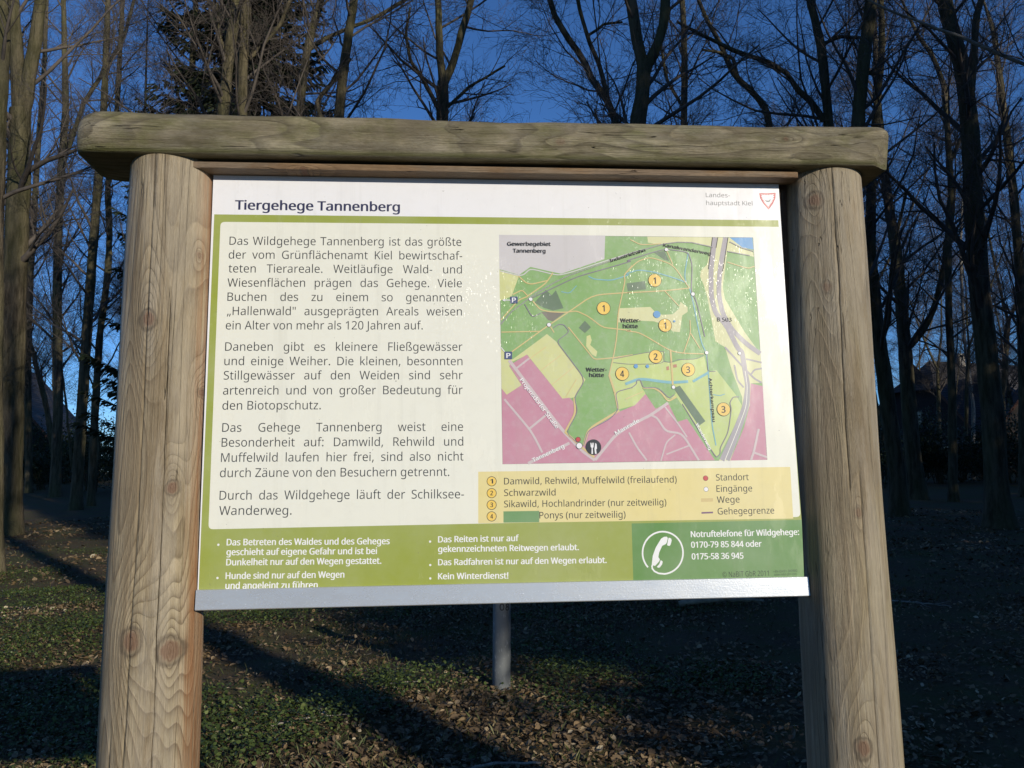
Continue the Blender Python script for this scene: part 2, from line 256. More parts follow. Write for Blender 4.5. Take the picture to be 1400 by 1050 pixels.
def simple_mat(name, col, rough=0.7, nscale=20, amount=0.25, bump=0.2, bdist=0.01, **k):
    w = NT(name)
    v = w.coord()
    f = w.noise(v, nscale, 4, 0.6)
    c = w.mix(w.ramp(f, [(0.3, 0.0), (0.7, 1.0)]), tuple(x * (1 - amount) for x in col), tuple(min(1, x * (1 + amount)) for x in col))
    return w.out(c, rough, w.bump(f, bump, bdist), **k)
PANEL = {'POLY': [('grey',[(-9.7,265.2),(187.6,266.3),(184.6,220.9),(119,197.8),(103.6,192.5),(89.4,195.3),(47.1,205.1),(26.2,189.7),(-9.9,200.1)]),('yellow',[(-9.9,199),(26.1,188.2),(11.5,149.2),(-9.6,141.4)]),('yellow',[(42.2,55.4),(74.9,79.6),(91.9,65.2),(142.9,-4.3),(121.6,-36.6),(113,-37.6),(100.2,-38.4),(38.7,41.3),(12.8,29.4),(-9.4,42.3),(-9.2,55.3),(9.7,31.5)]),('yellow',[(-9.2,53.2),(12.9,31.1),(5.2,20.7),(27.1,-13.7),(0.2,-31.1),(-8.9,-20)]),('lime',[(195,34.7),(261.5,46.7),(289,47.1),(288.2,28),(304.6,26.9),(322.5,32.4),(349.1,33.4),(363.7,38.9),(368.9,10.3),(385.6,12.5),(418.7,-32.5),(432.7,-58.6),(384.3,-140.1),(377.4,-146),(371.3,-137.8),(308.4,-36.3),(292.9,-40.6),(278.4,-23.2),(245.8,-19.9),(251,-27.4),(251.9,-31.1),(231.6,-51.5),(201.7,-58.4),(196.2,-27.2),(186.4,4.2)]),('pink',[(5.3,21.8),(37.6,41.9),(100.2,-38.4),(113.1,-36.9),(119.7,-44),(123.1,-62.2),(108.4,-93),(103,-97.6),(129.9,-127),(138.6,-120.7),(144.6,-96.4),(185,-74.3),(202.6,-62.7),(231.6,-51.1),(251.9,-30.7),(269.3,-57.8),(292.7,-47.1),(308.6,-81.7),(326.3,-76.4),(373.9,-151.5),(-8.8,-154.5),(-8.5,-20),(0.2,-31.1),(27.1,-13.7)]),('verge',[(266.8,264.9),(392,265.1),(389.9,246.7),(350.6,253.2),(323.7,255.2),(292,249.1),(267.5,253.5)]),('verge',[(378,212.3),(386.5,246.7),(390.8,265.1),(423.7,264.8),(467.7,236),(468.3,228),(417.7,237.8),(405.5,169.3),(408.3,146.7),(440.9,86.3),(469.8,42.9),(469.9,-10.8),(448.2,-11.8),(444.1,-52.2),(402.2,-152.4),(381.5,-152.2),(429.1,-63),(430.6,-36.9),(414.4,11.4),(403.5,55.5),(386.2,66.6),(374.9,151.1),(369.3,173.6),(363.3,189.4),(366.1,200.8)]),('pink',[(448.2,-11.8),(470.6,-17.3),(470.2,-151.6),(402.2,-152.4),(430.7,-93.3),(444.1,-52.2)]),('water',[(423.7,264.8),(467.6,265.5),(468.5,241.8),(446.6,246.1)]),('verge',[(208.1,127.9),(267.1,130.8),(275.5,121.5),(288.6,116),(308.6,117.1),(320.2,127.2),(324.1,140.7),(337,130.7),(336.6,121.7),(326.3,115),(320.4,83.4),(307.2,84.9),(292.2,97.1),(272.6,103.7),(248.4,104.7),(206.5,101.3)]),('yellow',[(147.4,75.9),(154,78.1),(156.5,68.3),(153.4,59.5),(166.1,47.5),(163.6,37.6),(156.2,42),(145.8,57.3)]),('green',[(243.1,-4.7),(262.7,-6.9),(305.2,-11.4),(307.6,-29.8),(295.6,-39.5),(278.4,-22.1),(267.6,-18.8),(248,-19.9)]),('green',[(251,-26.4),(260.9,-23.2),(278.2,-26.5),(291.8,-42.8),(269.3,-57.8)]),('green',[(296,-44.9),(308.3,-38.5),(316.6,-49.4),(330.7,-75.3),(308.6,-81.7)]),('wood',[(55.6,140.6),(74.5,161.8),(85.2,151.8),(93,161.2),(106.4,127.6),(86.7,123.1),(69.5,128.5),(53.4,137.9)]),('umber',[(65,120.8),(109.4,119.8),(86.3,103.2),(77.6,105.4)]),('wood',[(277.9,234.2),(298.2,237.8),(306.3,218.5),(297.5,220.7)]),('wood',[(224.5,174.9),(259,179.7),(260.6,163.9),(226.2,160.4)]),('wood',[(144.9,104.5),(155.9,92.4),(144.3,81.4),(133.2,91.3)]),('wood',[(303.7,-20.1),(315.9,-15.7),(360,-80.9),(347.5,-89.4)]),('brick',[(292.2,19.2),(297.3,20.3),(297.5,13.3),(292.4,12.5)]),('brick',[(304.9,22.9),(311.6,24),(312,18.1),(305.1,17.2)])],'LINE': [('grey',1.89,[(-8.4,196.8),(26.1,188.2),(34.9,190.4),(47,201.7),(96.9,189.3),(118.9,194.4),(185.6,217),(237.2,233.8)]),('grey',1.47,[(115.3,223.2),(90.5,195.3)]),('grey',1.47,[(143.5,227.3),(138.5,203.6)]),('grey',1.47,[(168.5,221.8),(166.7,212.8)]),('road',9.23,[(395.8,264.7),(384.7,203.2),(382.7,151.1),(389,119.7),(407.9,97.4),(427.9,52.9),(435.3,46.7),(438.9,11.3),(442.8,-17.2),(435.1,-54.3),(415.1,-97.5),(386.9,-151.8)]),('road',8.81,[(415.8,264.9),(401.7,203.4),(396.9,155.7),(402.4,119.7),(418.6,88.4),(444,61.8),(469.4,43.3)]),('road',7.55,[(442.8,-17.2),(440.3,-50),(422.1,-97.5),(397.2,-151.9)]),('cream',1.26,[(438.9,11.3),(441.7,-17.2),(437.4,-54.3),(418.4,-97.5),(392.4,-151.9)]),('road',3.36,[(403.5,55.5),(453.7,-1.9),(468.8,-10.7)]),('road',2.94,[(419.5,22.4),(423.5,-6.2),(434.9,-19.4)]),('road',2.94,[(442.4,33.4),(471.1,26.7)]),('road',2.94,[(449.7,4.7),(456.9,13.5),(470.8,15.7)]),('street',5.88,[(5.4,31.5),(17.9,14.3),(94.7,-90.8),(131.9,-131.2),(155.9,-149.3)]),('street',3.78,[(-4.1,-39.2),(39.5,-92.5),(49.7,-109.4),(61.9,-134.8)]),('street',3.78,[(39.5,-92.5),(69.6,-68.3)]),('street',3.36,[(18,16.4),(41.8,34.8)]),('street',5.04,[(36.2,-153.7),(111,-118.4)]),('street',5.04,[(155.9,-149.3),(194.7,-104.2),(226,-85.4),(261.3,-68.5),(292.7,-47.1)]),('street',3.78,[(261.3,-69.5),(271.9,-75),(286.1,-98.6),(316.3,-103.2),(344.5,-151.4)]),('street',3.36,[(219,-100.3),(233,-128),(249.4,-150.4)]),('street',2.94,[(285.8,-53.5),(308.5,-83.8),(324.7,-109.6)]),('street',2.52,[(285.4,-140.2),(328.4,-124.6)]),('street',2.52,[(275.2,-151.7),(286.4,-117.9),(303.2,-105.2)]),('street',4.2,[(458.2,-95.6),(446.9,-136.4),(440.5,-151.9)]),('street',3.78,[(446.8,-138.5),(470.5,-147.3)]),('stream',2.1,[(153.9,188),(164.7,182.4),(197.7,180.4),(231.2,191.9),(222.9,192.9),(247.6,201),(278.6,196.7),(311.7,186.8),(335.9,177.9),(343.1,164.4),(347.6,141.9),(359.4,63.9),(369.4,42.2),(371.7,-86.4),(377.4,-125.1)]),('stream',2.1,[(343,234.8),(334.4,193.8),(335.9,177.9)]),('stream',5.04,[(215.6,-12.6),(242.1,-2.5),(298.6,-10.2),(331.6,-8.2)]),('stream',4.62,[(340.4,-8.2),(369.9,8.1)]),('stream',1.47,[(376.7,-32.3),(389.8,-34.5),(398.8,-31.3)]),('stream',1.47,[(102.7,158.6),(117.9,155.4),(131.4,169.9)]),('path',1.89,[(-7.8,82.9),(62.1,84.5)]),('path',2.1,[(9.9,46.4),(73,92.2),(112.7,118.8),(161.6,152.7),(234.4,158.2),(221.6,157),(295,161.4),(342.1,166.7)]),('path',2.1,[(50.2,140.6),(62.9,125.2),(80.1,120.8),(109.4,119.8),(130.2,122.8),(151.7,112.3),(177.3,92),(203.4,89.2),(231.8,86),(219.1,85.8),(245.3,82.6),(301.2,48.4),(325.2,44),(362.8,42.9)]),('path',2.1,[(25,187.5),(37.8,174.9),(48.6,172.1),(79.2,179.6)]),('path',2.1,[(88.3,194.2),(74.8,174),(41.7,150.5)]),('path',2.1,[(-8.5,105.2),(24.3,142.7),(41.7,149.4)]),('path',2.1,[(13.7,152.6),(31.1,161.5),(41.7,149.4)]),('path',2.1,[(79.6,96.6),(87.9,82.4)]),('path',2.1,[(114.2,92.3),(151.9,43.1),(160.2,32.5),(195.1,35.7),(231,41.2)]),('path',2.1,[(236.3,208.9),(220.1,190.7),(221.9,179.5),(206.6,119.1),(202.9,74.9),(196.4,42),(186.4,4.2)]),('path',1.89,[(222.9,194),(246,216.8),(270.8,225.5),(312.8,211.7),(342.1,166.7)]),('path',1.89,[(301.7,240.1),(312.8,211.7)]),('path',1.89,[(295,161.4),(320.4,132.8)]),('path',1.89,[(234.2,258.8),(253.9,248.7),(292,251.4)]),('path',1.89,[(340.3,81.6),(356.6,52.8)]),('path',1.89,[(340.3,106.1),(340.3,81.6),(325.2,44)]),('path',1.89,[(416.6,217.2),(455.6,204.9),(468.4,209.6)]),('path',3.36,[(301.3,51.1),(302,26.9),(302.8,-14.6)]),('path',3.78,[(104.1,-97.6),(123,-65.4),(121.6,-37.6)]),('path',3.78,[(103,-98.2),(136.2,-129.1),(155,-144.1)]),('path',3.78,[(202.7,-60.5),(145.8,-93.3),(136.4,-122.8)]),('path',3.78,[(186.4,4.2),(196.2,-29.3),(200.6,-57.3)]),('path',2.94,[(248,-19.9),(267.6,-19.9),(280.4,-27.6),(292.7,-44.9),(308.4,-36.3)]),('pathlite',1.47,[(41.8,33.7),(72.3,55.4)]),('pathlite',1.47,[(62.8,13.1),(99.9,41.2)]),('pathlite',1.47,[(82.6,-12.8),(123.1,19.5)]),('pathlite',1.47,[(106.7,-35.4),(126.8,-3.2)]),('pathlite',1.47,[(214.7,-40.3),(247.7,-26.4)]),('border',1.47,[(35,135),(48.6,110.2),(64.9,118.6)]),('border',1.68,[(46,145),(87.6,165.2),(131.9,186.7),(198.5,206.3),(236.6,217.9),(223.8,217.3),(277.9,235.3),(300.6,241.2),(343.1,235.9),(349.8,212.1),(345.1,159.9),(354.3,142),(366.6,75)]),('border',1.47,[(87.1,91.2),(97,97.8),(106.7,96.7),(116.1,83.5),(91.9,66),(108.6,43.1),(142.9,-4.3),(121.6,-36.6),(127.4,-62.3),(105.1,-100.4),(127.9,-120.6)]),('border',1.47,[(136.4,-122.8),(144.6,-96.4),(184.9,-76.5),(201.7,-58.4),(196.2,-27.2),(228.8,-18.7),(226.2,-19.8),(236.3,-12.2),(236.5,-5.7),(243.1,-4.7),(248,-19.9),(267.6,-18.8),(278.4,-22.1),(295.2,-39.5),(305.3,-32)]),('border',1.47,[(425.1,-36.8),(414,-36.8),(406.8,-47.6),(409.5,-58.5),(401.2,-101.7),(384.8,-129.4),(384.3,-140.1),(377.4,-146.4),(372.3,-139.9),(318.8,-49.4)]),('border',1.05,[(369.4,42.2),(368.9,10.3),(383.3,10.3)]),('border',0.84,[(194.8,27),(223.5,23.7),(288.1,24.7),(289,46.7)]),('border',0.84,[(195,33.6),(261.5,46.7),(289,47.1)]),('border',0.84,[(288.2,29.1),(300.2,26.9),(313.7,32.4),(349.1,33.4),(362.7,40)]),('ink',1.05,[(390.8,264.7),(379.8,203.2)]),('ink',1.05,[(401,264.8),(396.6,244.5)]),('ink',1.05,[(420.6,265),(407.1,198.9)]),('white',1.47,[(9.2,142.2),(-2.7,142.1)]),('white',1.47,[(-4.8,142.1),(-0.5,144.1),(-0.5,140.1),(-4.8,142.1)]),('white',1.47,[(-2.5,47.1),(-8.8,54.9)])],'DASH': [[(-8.6,97.5),(11,120.6),(48.2,149.4),(87.8,174.1),(118.8,190),(176.6,210.6),(195.6,217.1),(237.2,233.8),(267,242),(296.5,250.8),(323.7,254.7),(350.7,254.3),(391,245.6)],[(417.7,237.8),(460.5,230.2)],[(423.3,256.3),(445.4,245),(467.8,238.3)]],'DISC': [('badge',(180.1,127.9),11.75,'ink'),('badge',(277.5,180.9),11.75,'ink'),('badge',(293.3,96),11.75,'ink'),('badge',(273.2,37.9),11.75,'ink'),('badge',(210.4,6.3),11.75,'ink'),('badge',(332.7,13.7),11.75,'ink'),('badge',(394.7,-59.5),11.75,'ink'),('white',(46.6,143.9),3.15,'ink'),('white',(79,96.6),3.57,'ink'),('white',(301.7,240.1),3.15,'ink'),('white',(348.2,155.4),3.36,'ink'),('white',(368.5,45.1),3.15,'ink'),('white',(430.3,44),2.94,'ink'),('white',(128.3,-123.4),5.04,'ink'),('white',(303.7,-18.5),3.15,'ink'),('red',(126.5,-112.2),3.99,'ink'),('ink',(153.8,-126.1),13.01,'ink'),('water',(278.7,116.6),6.71,''),('water',(310.7,103.8),2.1,''),('water',(236,20),3.78,''),('water',(257.2,19.9),3.15,'')],'MISC': [('navy',[(9.3,148.8),(22.7,148.8),(22.5,136),(9.1,136)]),('navy',[(-2.5,47.1),(11,47.1),(10.8,33.3),(-2.7,33.3)]),('white',[(148.3,-118.3),(149.8,-118.3),(150,-122.9),(151,-118.3),(152.3,-118.3),(152.6,-123),(153.6,-118.3),(154.9,-118.3),(153.8,-126.1),(152.3,-127.6),(152.6,-138.1),(149.8,-138.1),(150.5,-127.6),(148.9,-126.1)]),('white',[(157.4,-118.4),(159.5,-120.9),(160.1,-128.3),(158.4,-130.4),(159,-138.2),(156.2,-138.2),(155.4,-129.3)])],'TEXT': [('title','Tiergehege_Tannenberg','B',(-484.4,307.1),(-191.1,307.6),17.41),('body','Das_Wildgehege_Tannenberg_ist_das_größte','L',(-492.5,241.2),(-78.8,243.5),15.19),('body','der_vom_Grünflächenamt_Kiel_bewirtschaf-','L',(-493.1,215.7),(-77.4,217.4),15.19),('body','teten_Tierareale._Weitläufige_Wald-_und','L',(-492.6,190.3),(-78.3,191.5),15.19),('body','Wiesenflächen_prägen_das_Gehege._Viele','L',(-493.5,164.3),(-78.5,165.8),15.19),('body','Buchen_des_zu_einem_so_genannten','L',(-492.7,138.5),(-78.7,139.3),15.19),('body','„Hallenwald"_ausgeprägten_Areals_weisen','L',(-492.5,112.7),(-78.8,113.4),15.19),('body','ein_Alter_von_mehr_als_120_Jahren_auf.','L',(-493.8,86.8),(-148.9,87.5),15.19),('body','Daneben_gibt_es_kleinere_Fließgewässer','L',(-493.6,48.6),(-78.1,48.6),15.19),('body','und_einige_Weiher._Die_kleinen,_besonnten','L',(-494.1,23),(-78.3,22.4),15.19),('body','Stillgewässer_auf_den_Weiden_sind_sehr','L',(-494.3,-2.5),(-78.1,-2.9),15.19),('body','artenreich_und_von_großer_Bedeutung_für','L',(-494.5,-29),(-78.3,-29.6),15.19),('body','den_Biotopschutz.','L',(-494.7,-55.4),(-326.4,-55.6),15.19),('body','Das_Gehege_Tannenberg_weist_eine','L',(-493.7,-93.9),(-78,-95.2),15.19),('body','Besonderheit_auf:_Damwild,_Rehwild_und','L',(-493.9,-119.6),(-77.8,-121.4),15.19),('body','Muffelwild_laufen_hier_frei,_sind_also_nicht','L',(-494,-145.8),(-77.6,-147.5),15.19),('body','durch_Zäune_von_den_Besuchern_getrennt.','L',(-494.8,-171.9),(-102.6,-174.3),15.19),('body','Durch_das_Wildgehege_läuft_der_Schilksee-','L',(-494.2,-210.2),(-77.3,-213.4),15.19),('body','Wanderweg.','L',(-494,-236),(-372.6,-237.1),15.19),('rules','Das_Betreten_des_Waldes_und_des_Geheges','B',(-479.4,-287),(-205.7,-289.8),10.74),('rules','geschieht_auf_eigene_Gefahr_und_ist_bei','B',(-479.2,-303.4),(-227.3,-306),10.74),('rules','Dunkelheit_nur_auf_den_Wegen_gestattet.','B',(-479,-320.3),(-219.7,-322.6),10.74),('rules','Hunde_sind_nur_auf_den_Wegen','B',(-479.3,-342.8),(-282,-344.5),10.74),('rules','und_angeleint_zu_führen.','B',(-479.1,-359),(-322.7,-361),10.74),('rules','Das_Reiten_ist_nur_auf','B',(-122.1,-288.4),(17.5,-288.4),10.37),('rules','gekennzeichneten_Reitwegen_erlaubt.','B',(-122.1,-304.8),(122.5,-305.8),10.37),('rules','Das_Radfahren_ist_nur_auf_den_Wegen_erlaubt.','B',(-122.2,-327.1),(171,-328.8),10.37),('rules','Kein_Winterdienst!','B',(-122.3,-350.7),(-1.8,-351.8),10.37),('phone','Notruftelefone_für_Wildgehege:','B',(323.9,-287.1),(521,-286.3),10.37),('phone','0170-79_85_844_oder','B',(323.5,-305.4),(451,-305.7),10.37),('phone','0175-58_36_945','B',(323.6,-325.7),(416.7,-326),10.37),('imprint','©_NaBiT_GbR_2011','L',(377.4,-357.6),(461.2,-356.8),9.34),('imprint','+49-(0)431-300980','L',(469.5,-351.9),(513.5,-350.8),4.15),('imprint','www.nabit-gbr.com','L',(470.8,-357),(511.5,-356.3),4.15),('legend','Damwild,_Rehwild,_Muffelwild_(freilaufend)','L',(-6.6,-190.2),(302.3,-190.6),11.5),('legend','Schwarzwild','L',(-6.8,-210.3),(84,-210.6),11.5),('legend','Sikawild,_Hochlandrinder_(nur_zeitweilig)','L',(-7.1,-229.9),(281.8,-230.6),11.5),('legend','Ponys_(nur_zeitweilig)','L',(54.7,-250.3),(207.5,-251),11.5),('legend','Standort','L',(374.4,-188),(434.5,-187.9),11.5),('legend','Eingänge','L',(374.2,-208.1),(439.6,-208.1),11.5),('legend','Wege','L',(374.1,-227.7),(415.5,-227.4),11.5),('legend','Gehegegrenze','L',(374.4,-248.1),(477.9,-247.9),11.5),('legend','1','B',(-30.6,-188.2),(-26.4,-188.2),7.67),('legend','2','B',(-30.9,-208.7),(-26.6,-208.7),7.67),('legend','3','B',(-31.1,-229.1),(-26.9,-229.2),7.67),('legend','4','B',(-31.3,-249),(-27.1,-249.1),7.67),('city','Landes-','R',(382.2,343.7),(428.7,343.7),8.43),('city','hauptstadt_Kiel','R',(382.2,328.1),(471.7,328.5),8.43),('maptext','Gewerbegebiet','B',(5.3,244.6),(85,245),7.13),('maptext','Tannenberg','B',(15.5,231.7),(75.3,231.8),7.13),('maptext','Industriebahn','B',(196,214.8),(262.3,236.3),5.88),('maptext','Kanalwanderweg','B',(295.9,246.2),(385.2,230.2),5.88),('maptext','Wetter-','B',(210.2,101.6),(247.6,101.7),7.24),('maptext','hütte','B',(215.1,90.8),(242.3,90.9),7.24),('maptext','Wetter-','B',(144.4,10.6),(182.3,10.5),7.13),('maptext','hütte','B',(150.2,0.6),(176.6,0.5),7.13),('maptext','B_503','R',(391.5,104),(418.8,103.6),7.14),('maptext','Achterkampsau','B',(370.1,-2.1),(373.1,-82.1),5.46),('mapwhite','Projensdorfer_Straße','B',(23.6,-5.1),(87.2,-92.8),7.13),('mapwhite','Tannenberg','B',(45.7,-151.8),(101.6,-126.7),7.13),('mapwhite','Manrade','B',(195.6,-104.8),(238.7,-81.2),6.72),('mapwhite','Wanderweg','B',(341.1,-86.2),(363.9,-133),5.46),('mapwhite','P','B',(12.6,137.8),(19,137.8),8.81),('mapwhite','P','B',(0.8,35.4),(7.6,35.4),8.81),('mapnum','1','B',(178.2,121.7),(181.7,121.7),11.75),('mapnum','1','B',(275.5,174.6),(279,174.6),11.76),('mapnum','1','B',(291.3,89.7),(294.8,89.7),11.76),('mapnum','2','B',(269.7,31.7),(276.3,31.7),11.76),('mapnum','4','B',(206.9,0.3),(213.4,0.2),11.75),('mapnum','3','B',(329.1,7.6),(335.7,7.6),11.76),('mapnum','3','B',(391,-65.6),(397.7,-65.6),11.76)],'MAPQ': [(-9.4,265.2),(468.9,265.6),(470.9,-151.8),(-9,-154.7)],'FIELDS': {'olive': [(-520.9,297.6),(519.9,299.9),(527.5,-262.4),(525.3,-363.7),(-523,-364.7)],'cream': [(-509.5,283.7),(522.6,287),(526,-254.6),(-510.7,-259.6)],'phonebox': [(218,-261.4),(527.7,-259.8),(525.3,-363.7),(217.3,-368.6)],'legend': [(-51.9,-167.4),(512.6,-165),(512.3,-257.4),(-52.8,-256.9)],'greenbar': [(-8.5,-236.9),(54.5,-237),(54.1,-256.6),(-8.7,-256.4)]},'LEGDISC': [('badge',(-28.5,-184.4),7.67,'ink'),('badge',(-28.7,-205),7.67,'ink'),('badge',(-29,-225.4),7.67,'ink'),('badge',(-29.2,-245.3),7.67,'ink'),('red',(355.3,-183.5),4.26,'ink'),('white',(355.2,-203.2),3.83,'ink')],'LEGPOLY': [('path',[(345.2,-219.2),(367.1,-219.1),(366.8,-225.1),(344.8,-225.6)]),('violet',[(344.8,-243.4),(365.9,-242.9),(365.7,-245.8),(344.7,-246.4)])],'BULLET': [(-493.3,-285.7),(-492.8,-340.8),(-136.2,-286.7),(-135.9,-326.4),(-135.9,-348.9)],'PHONE': [[(251.5,-331.5),(253.6,-318.2),(259.5,-304),(269.7,-288.8),(275.1,-285.6),(280.4,-285.4),(281.9,-288),(280,-295.1),(277.8,-298.2),(271.3,-301.1),(265.5,-312.3),(263.6,-320.5),(266,-324.6),(264.9,-327.7),(258.2,-334.7),(256.1,-335.6),(252.9,-334.1)],[(283.4,-287),(287.8,-288.6),(288.7,-292.2),(286.2,-299.9),(284,-301.6),(280,-300.3)],[(267.6,-325.9),(271,-328.3),(269.9,-332.9),(265.5,-338.4),(262.3,-338.8),(260,-337.3),(264.6,-332.8)]],'PHARC': [(244.4,-337.7),(241.6,-334.1),(239.5,-330.4),(237.7,-326.3),(236.5,-322.1),(235.7,-317.7),(235.6,-313.2),(236,-308.8),(236.9,-304.3),(238.3,-300.1),(240.2,-296),(242.5,-292.2),(245.4,-288.7),(248.6,-285.5),(252.3,-282.8),(256.1,-280.5),(260.2,-278.7),(264.5,-277.5),(268.9,-276.7),(273.4,-276.5),(277.8,-276.9),(282.2,-277.8),(286.4,-279.2),(290.3,-281.1),(294,-283.5),(297.4,-286.4),(300.3,-289.6),(302.9,-293.3),(305,-297.1),(306.5,-301.4),(307.6,-305.6),(308.1,-310.1),(308.1,-314.5),(307.6,-319.1),(306.4,-323.4),(304.9,-327.6),(302.8,-331.7),(300.3,-335.3),(297.3,-338.7),(293.9,-341.7),(290.2,-344.3),(286.3,-346.4),(282.1,-348),(277.8,-349.1),(273.5,-349.7),(262.9,-348.5),(255.7,-344.8),(252,-340.1),(251.6,-336.1),(253,-332.5)],'PHW': 2.83,'SHIELD': [(486.1,353.1),(502.3,352.9),(518.3,354.3),(517.1,343.5),(511.6,332.6),(502.3,320.6),(493.1,332.3),(487.1,343.7)],'BOAT': [(494.9,341.1),(498.1,338.9),(503.4,338.4),(508,342),(505.9,336.8),(501.8,335.2),(498,336.4)]}
# ------------------------------------------------------------------ the information board
BZ = 1.77                                  # panel centre above the foot of the posts
LEAN = math.radians(3.1)
board = empty("information_board", (0, -0.0957, -0.007), (-LEAN, 0, 0))
tag(board, "wooden information board on two round posts with a green and cream map panel", "notice board")

W_DARK, W_MID, W_PALE = (0.110, 0.072, 0.036), (0.372, 0.280, 0.168), (0.61, 0.51, 0.345)
post_l_mat = wood_mat("post_wood", 2, W_DARK, W_MID, W_PALE, [(-0.012, 1.77 + .093, .015), (.068, 1.77 - .027, .007, .7), (.037, 1.77 - .191, .011, .9), (-.012, 1.77 - .434, .018), (.045, 1.77 - .452, .019), (.060, 1.77 + .215, .006, .4)], moss=0.10, freq=24, orange=(0.050, 0.074))
post_r_mat = wood_mat("post_wood_grey", 2, (0.105, 0.075, 0.042), (0.335, 0.258, 0.160), (0.58, 0.485, 0.335), [(-.024, 1.77 + .328, .014), (-.016, 1.77 + .158, .010, .5), (-.020, 1.77 - .637, .015), (.004, 1.77 - .247, .009, .5)], moss=0.20, freq=16.0, contrast=0.6)
beam_mat = wood_mat("beam_wood", 0, (0.060, 0.047, 0.028), (0.235, 0.195, 0.118), (0.52, 0.45, 0.30), [(2.190, 0.10, .010, .3), (2.205, 0.52, .006, .5)], moss=0.68, freq=15.0, moss_low=(0.3895 + 1.77, 0.402 + 1.77), checks=0.9)
lath_mat = wood_mat("lath_wood", 0, (0.12, 0.065, 0.035), (0.27, 0.165, 0.085), (0.42, 0.29, 0.17), [(0.372 + 1.77, -0.36, .005)], freq=10.0)
batten_mat = wood_mat("batten_wood", 2, (0.07, 0.04, 0.028), (0.13, 0.08, 0.05), (0.20, 0.13, 0.08), freq=10.0)

def post_mesh(name, mat, stations, cracks, seed):
    """round tapering post, its foot at z=0 in its own space; cracks = [(angle, z0, z1, depth)] cut as real grooves"""
    rng = np.random.default_rng(seed)
    zs = np.linspace(-0.12, stations[0][1], 190)
    sz = np.array([s[1] for s in stations])[::-1]; sx = np.array([s[0] for s in stations])[::-1]; sr = np.array([s[2] for s in stations])[::-1]
    cx = np.interp(zs, sz, sx); cr = np.interp(zs, sz, sr)
    base = list(np.linspace(0, 2 * np.pi, 97)[:-1])
    cl = sorted(cracks)
    hw = 0.011
    angs = [a for a in base if all(abs((a - c[0] + np.pi) % (2 * np.pi) - np.pi) > hw * 1.6 for c in cl)]
    tags = {}
    for i, c in enumerate(cl):
        for j, o in enumerate((-hw, -hw * .3, hw * .3, hw)): angs.append((c[0] + o) % (2 * np.pi)); tags[round((c[0] + o) % (2 * np.pi), 7)] = (i, j)
    angs = sorted(angs)
    A = np.array(angs); n = len(A)
    drift = np.cumsum(rng.normal(0, 0.004, len(zs))); drift -= np.linspace(0, drift[-1], len(zs))
    V = np.zeros((len(zs), n, 3))
    ph = rng.uniform(0, 6.28, 6)
    for k, z in enumerate(zs):
        lump = 0.0018 * np.sin(2 * A + ph[0] + z * 2.1) + 0.0012 * np.sin(3 * A + ph[1] - z * 3.7) + 0.0008 * np.sin(5 * A + ph[2] + z * 6) + 0.0010 * np.sin(ph[3] + z * 9)
        r = cr[k] + lump
        for ai, a in enumerate(angs):
            t = tags.get(round(a, 7))
            if t and t[1] in (1, 2):
                c = cl[t[0]]
                f = max(0.0, min(1.0, (z - c[1]) / 0.12)) * max(0.0, min(1.0, (c[2] - z) / 0.12))
                r[ai] -= c[3] * f * (0.75 + 0.25 * math.sin(z * 17 + t[0]))
        wob = np.zeros(n)
        V[k, :, 0] = cx[k] + r * np.cos(A + drift[k] + wob); V[k, :, 1] = r * np.sin(A + drift[k] + wob); V[k, :, 2] = z
    V = V.reshape(-1, 3)
    i = np.arange(len(zs) - 1)[:, None] * n; j = np.arange(n)[None, :]; j2 = (j + 1) % n
    F = np.stack([i + j, i + j2, i + n + j2, i + n + j], -1).reshape(-1, 4)
    top = (len(zs) - 1) * n + np.arange(n)
    return np_mesh(name, V, [F, top[None, :], np.arange(n)[::-1][None, :]], [mat])

def place_post(mat, st, cracks, seed):
    x0 = st[2][0]
    st = [(x - x0, z, r) for x, z, r in st]
    return link("post", post_mesh("post", mat, st, cracks, seed), board, (x0, 0.02, 0))
A_ = lambda across, r: -math.acos(max(-1, min(1, across / r))) % (2 * math.pi)
pl = place_post(post_l_mat, [(-.6010, .3925 + BZ, .0710), (-.6005, -.153 + BZ, .0725), (-.5985, -.645 + BZ, .079), (-.590, 0, .092)],
           [(A_(-.008, .065), -.1, 3.2, .016), (A_(.028, .07), .9, 2.0, .010), (A_(.055, .07), .3, 1.75, .006), (A_(-.03, .07), 0.4, 1.2, .005), (2.2, 0, 2, .012)], 3)
tag(pl, "pale smooth post on the left with several knots and an orange streak")
pr = place_post(post_r_mat, [(.6225, .3925 + BZ, .0675), (.6095, -.168 + BZ, .0775), (.602, -.69 + BZ, .0815), (.592, 0, .091)],
           [(A_(-.012, .065), 1.55, 3.2, .016), (A_(.03, .07), 0.95, 1.75, .008), (A_(.004, .08), 0.6, 1.62, .008), (A_(.045, .08), 0.2, 1.3, .004), (1.4, 0, 2, .012)], 8)
tag(pr, "greyer post on the right with a reddish round knot near its top")

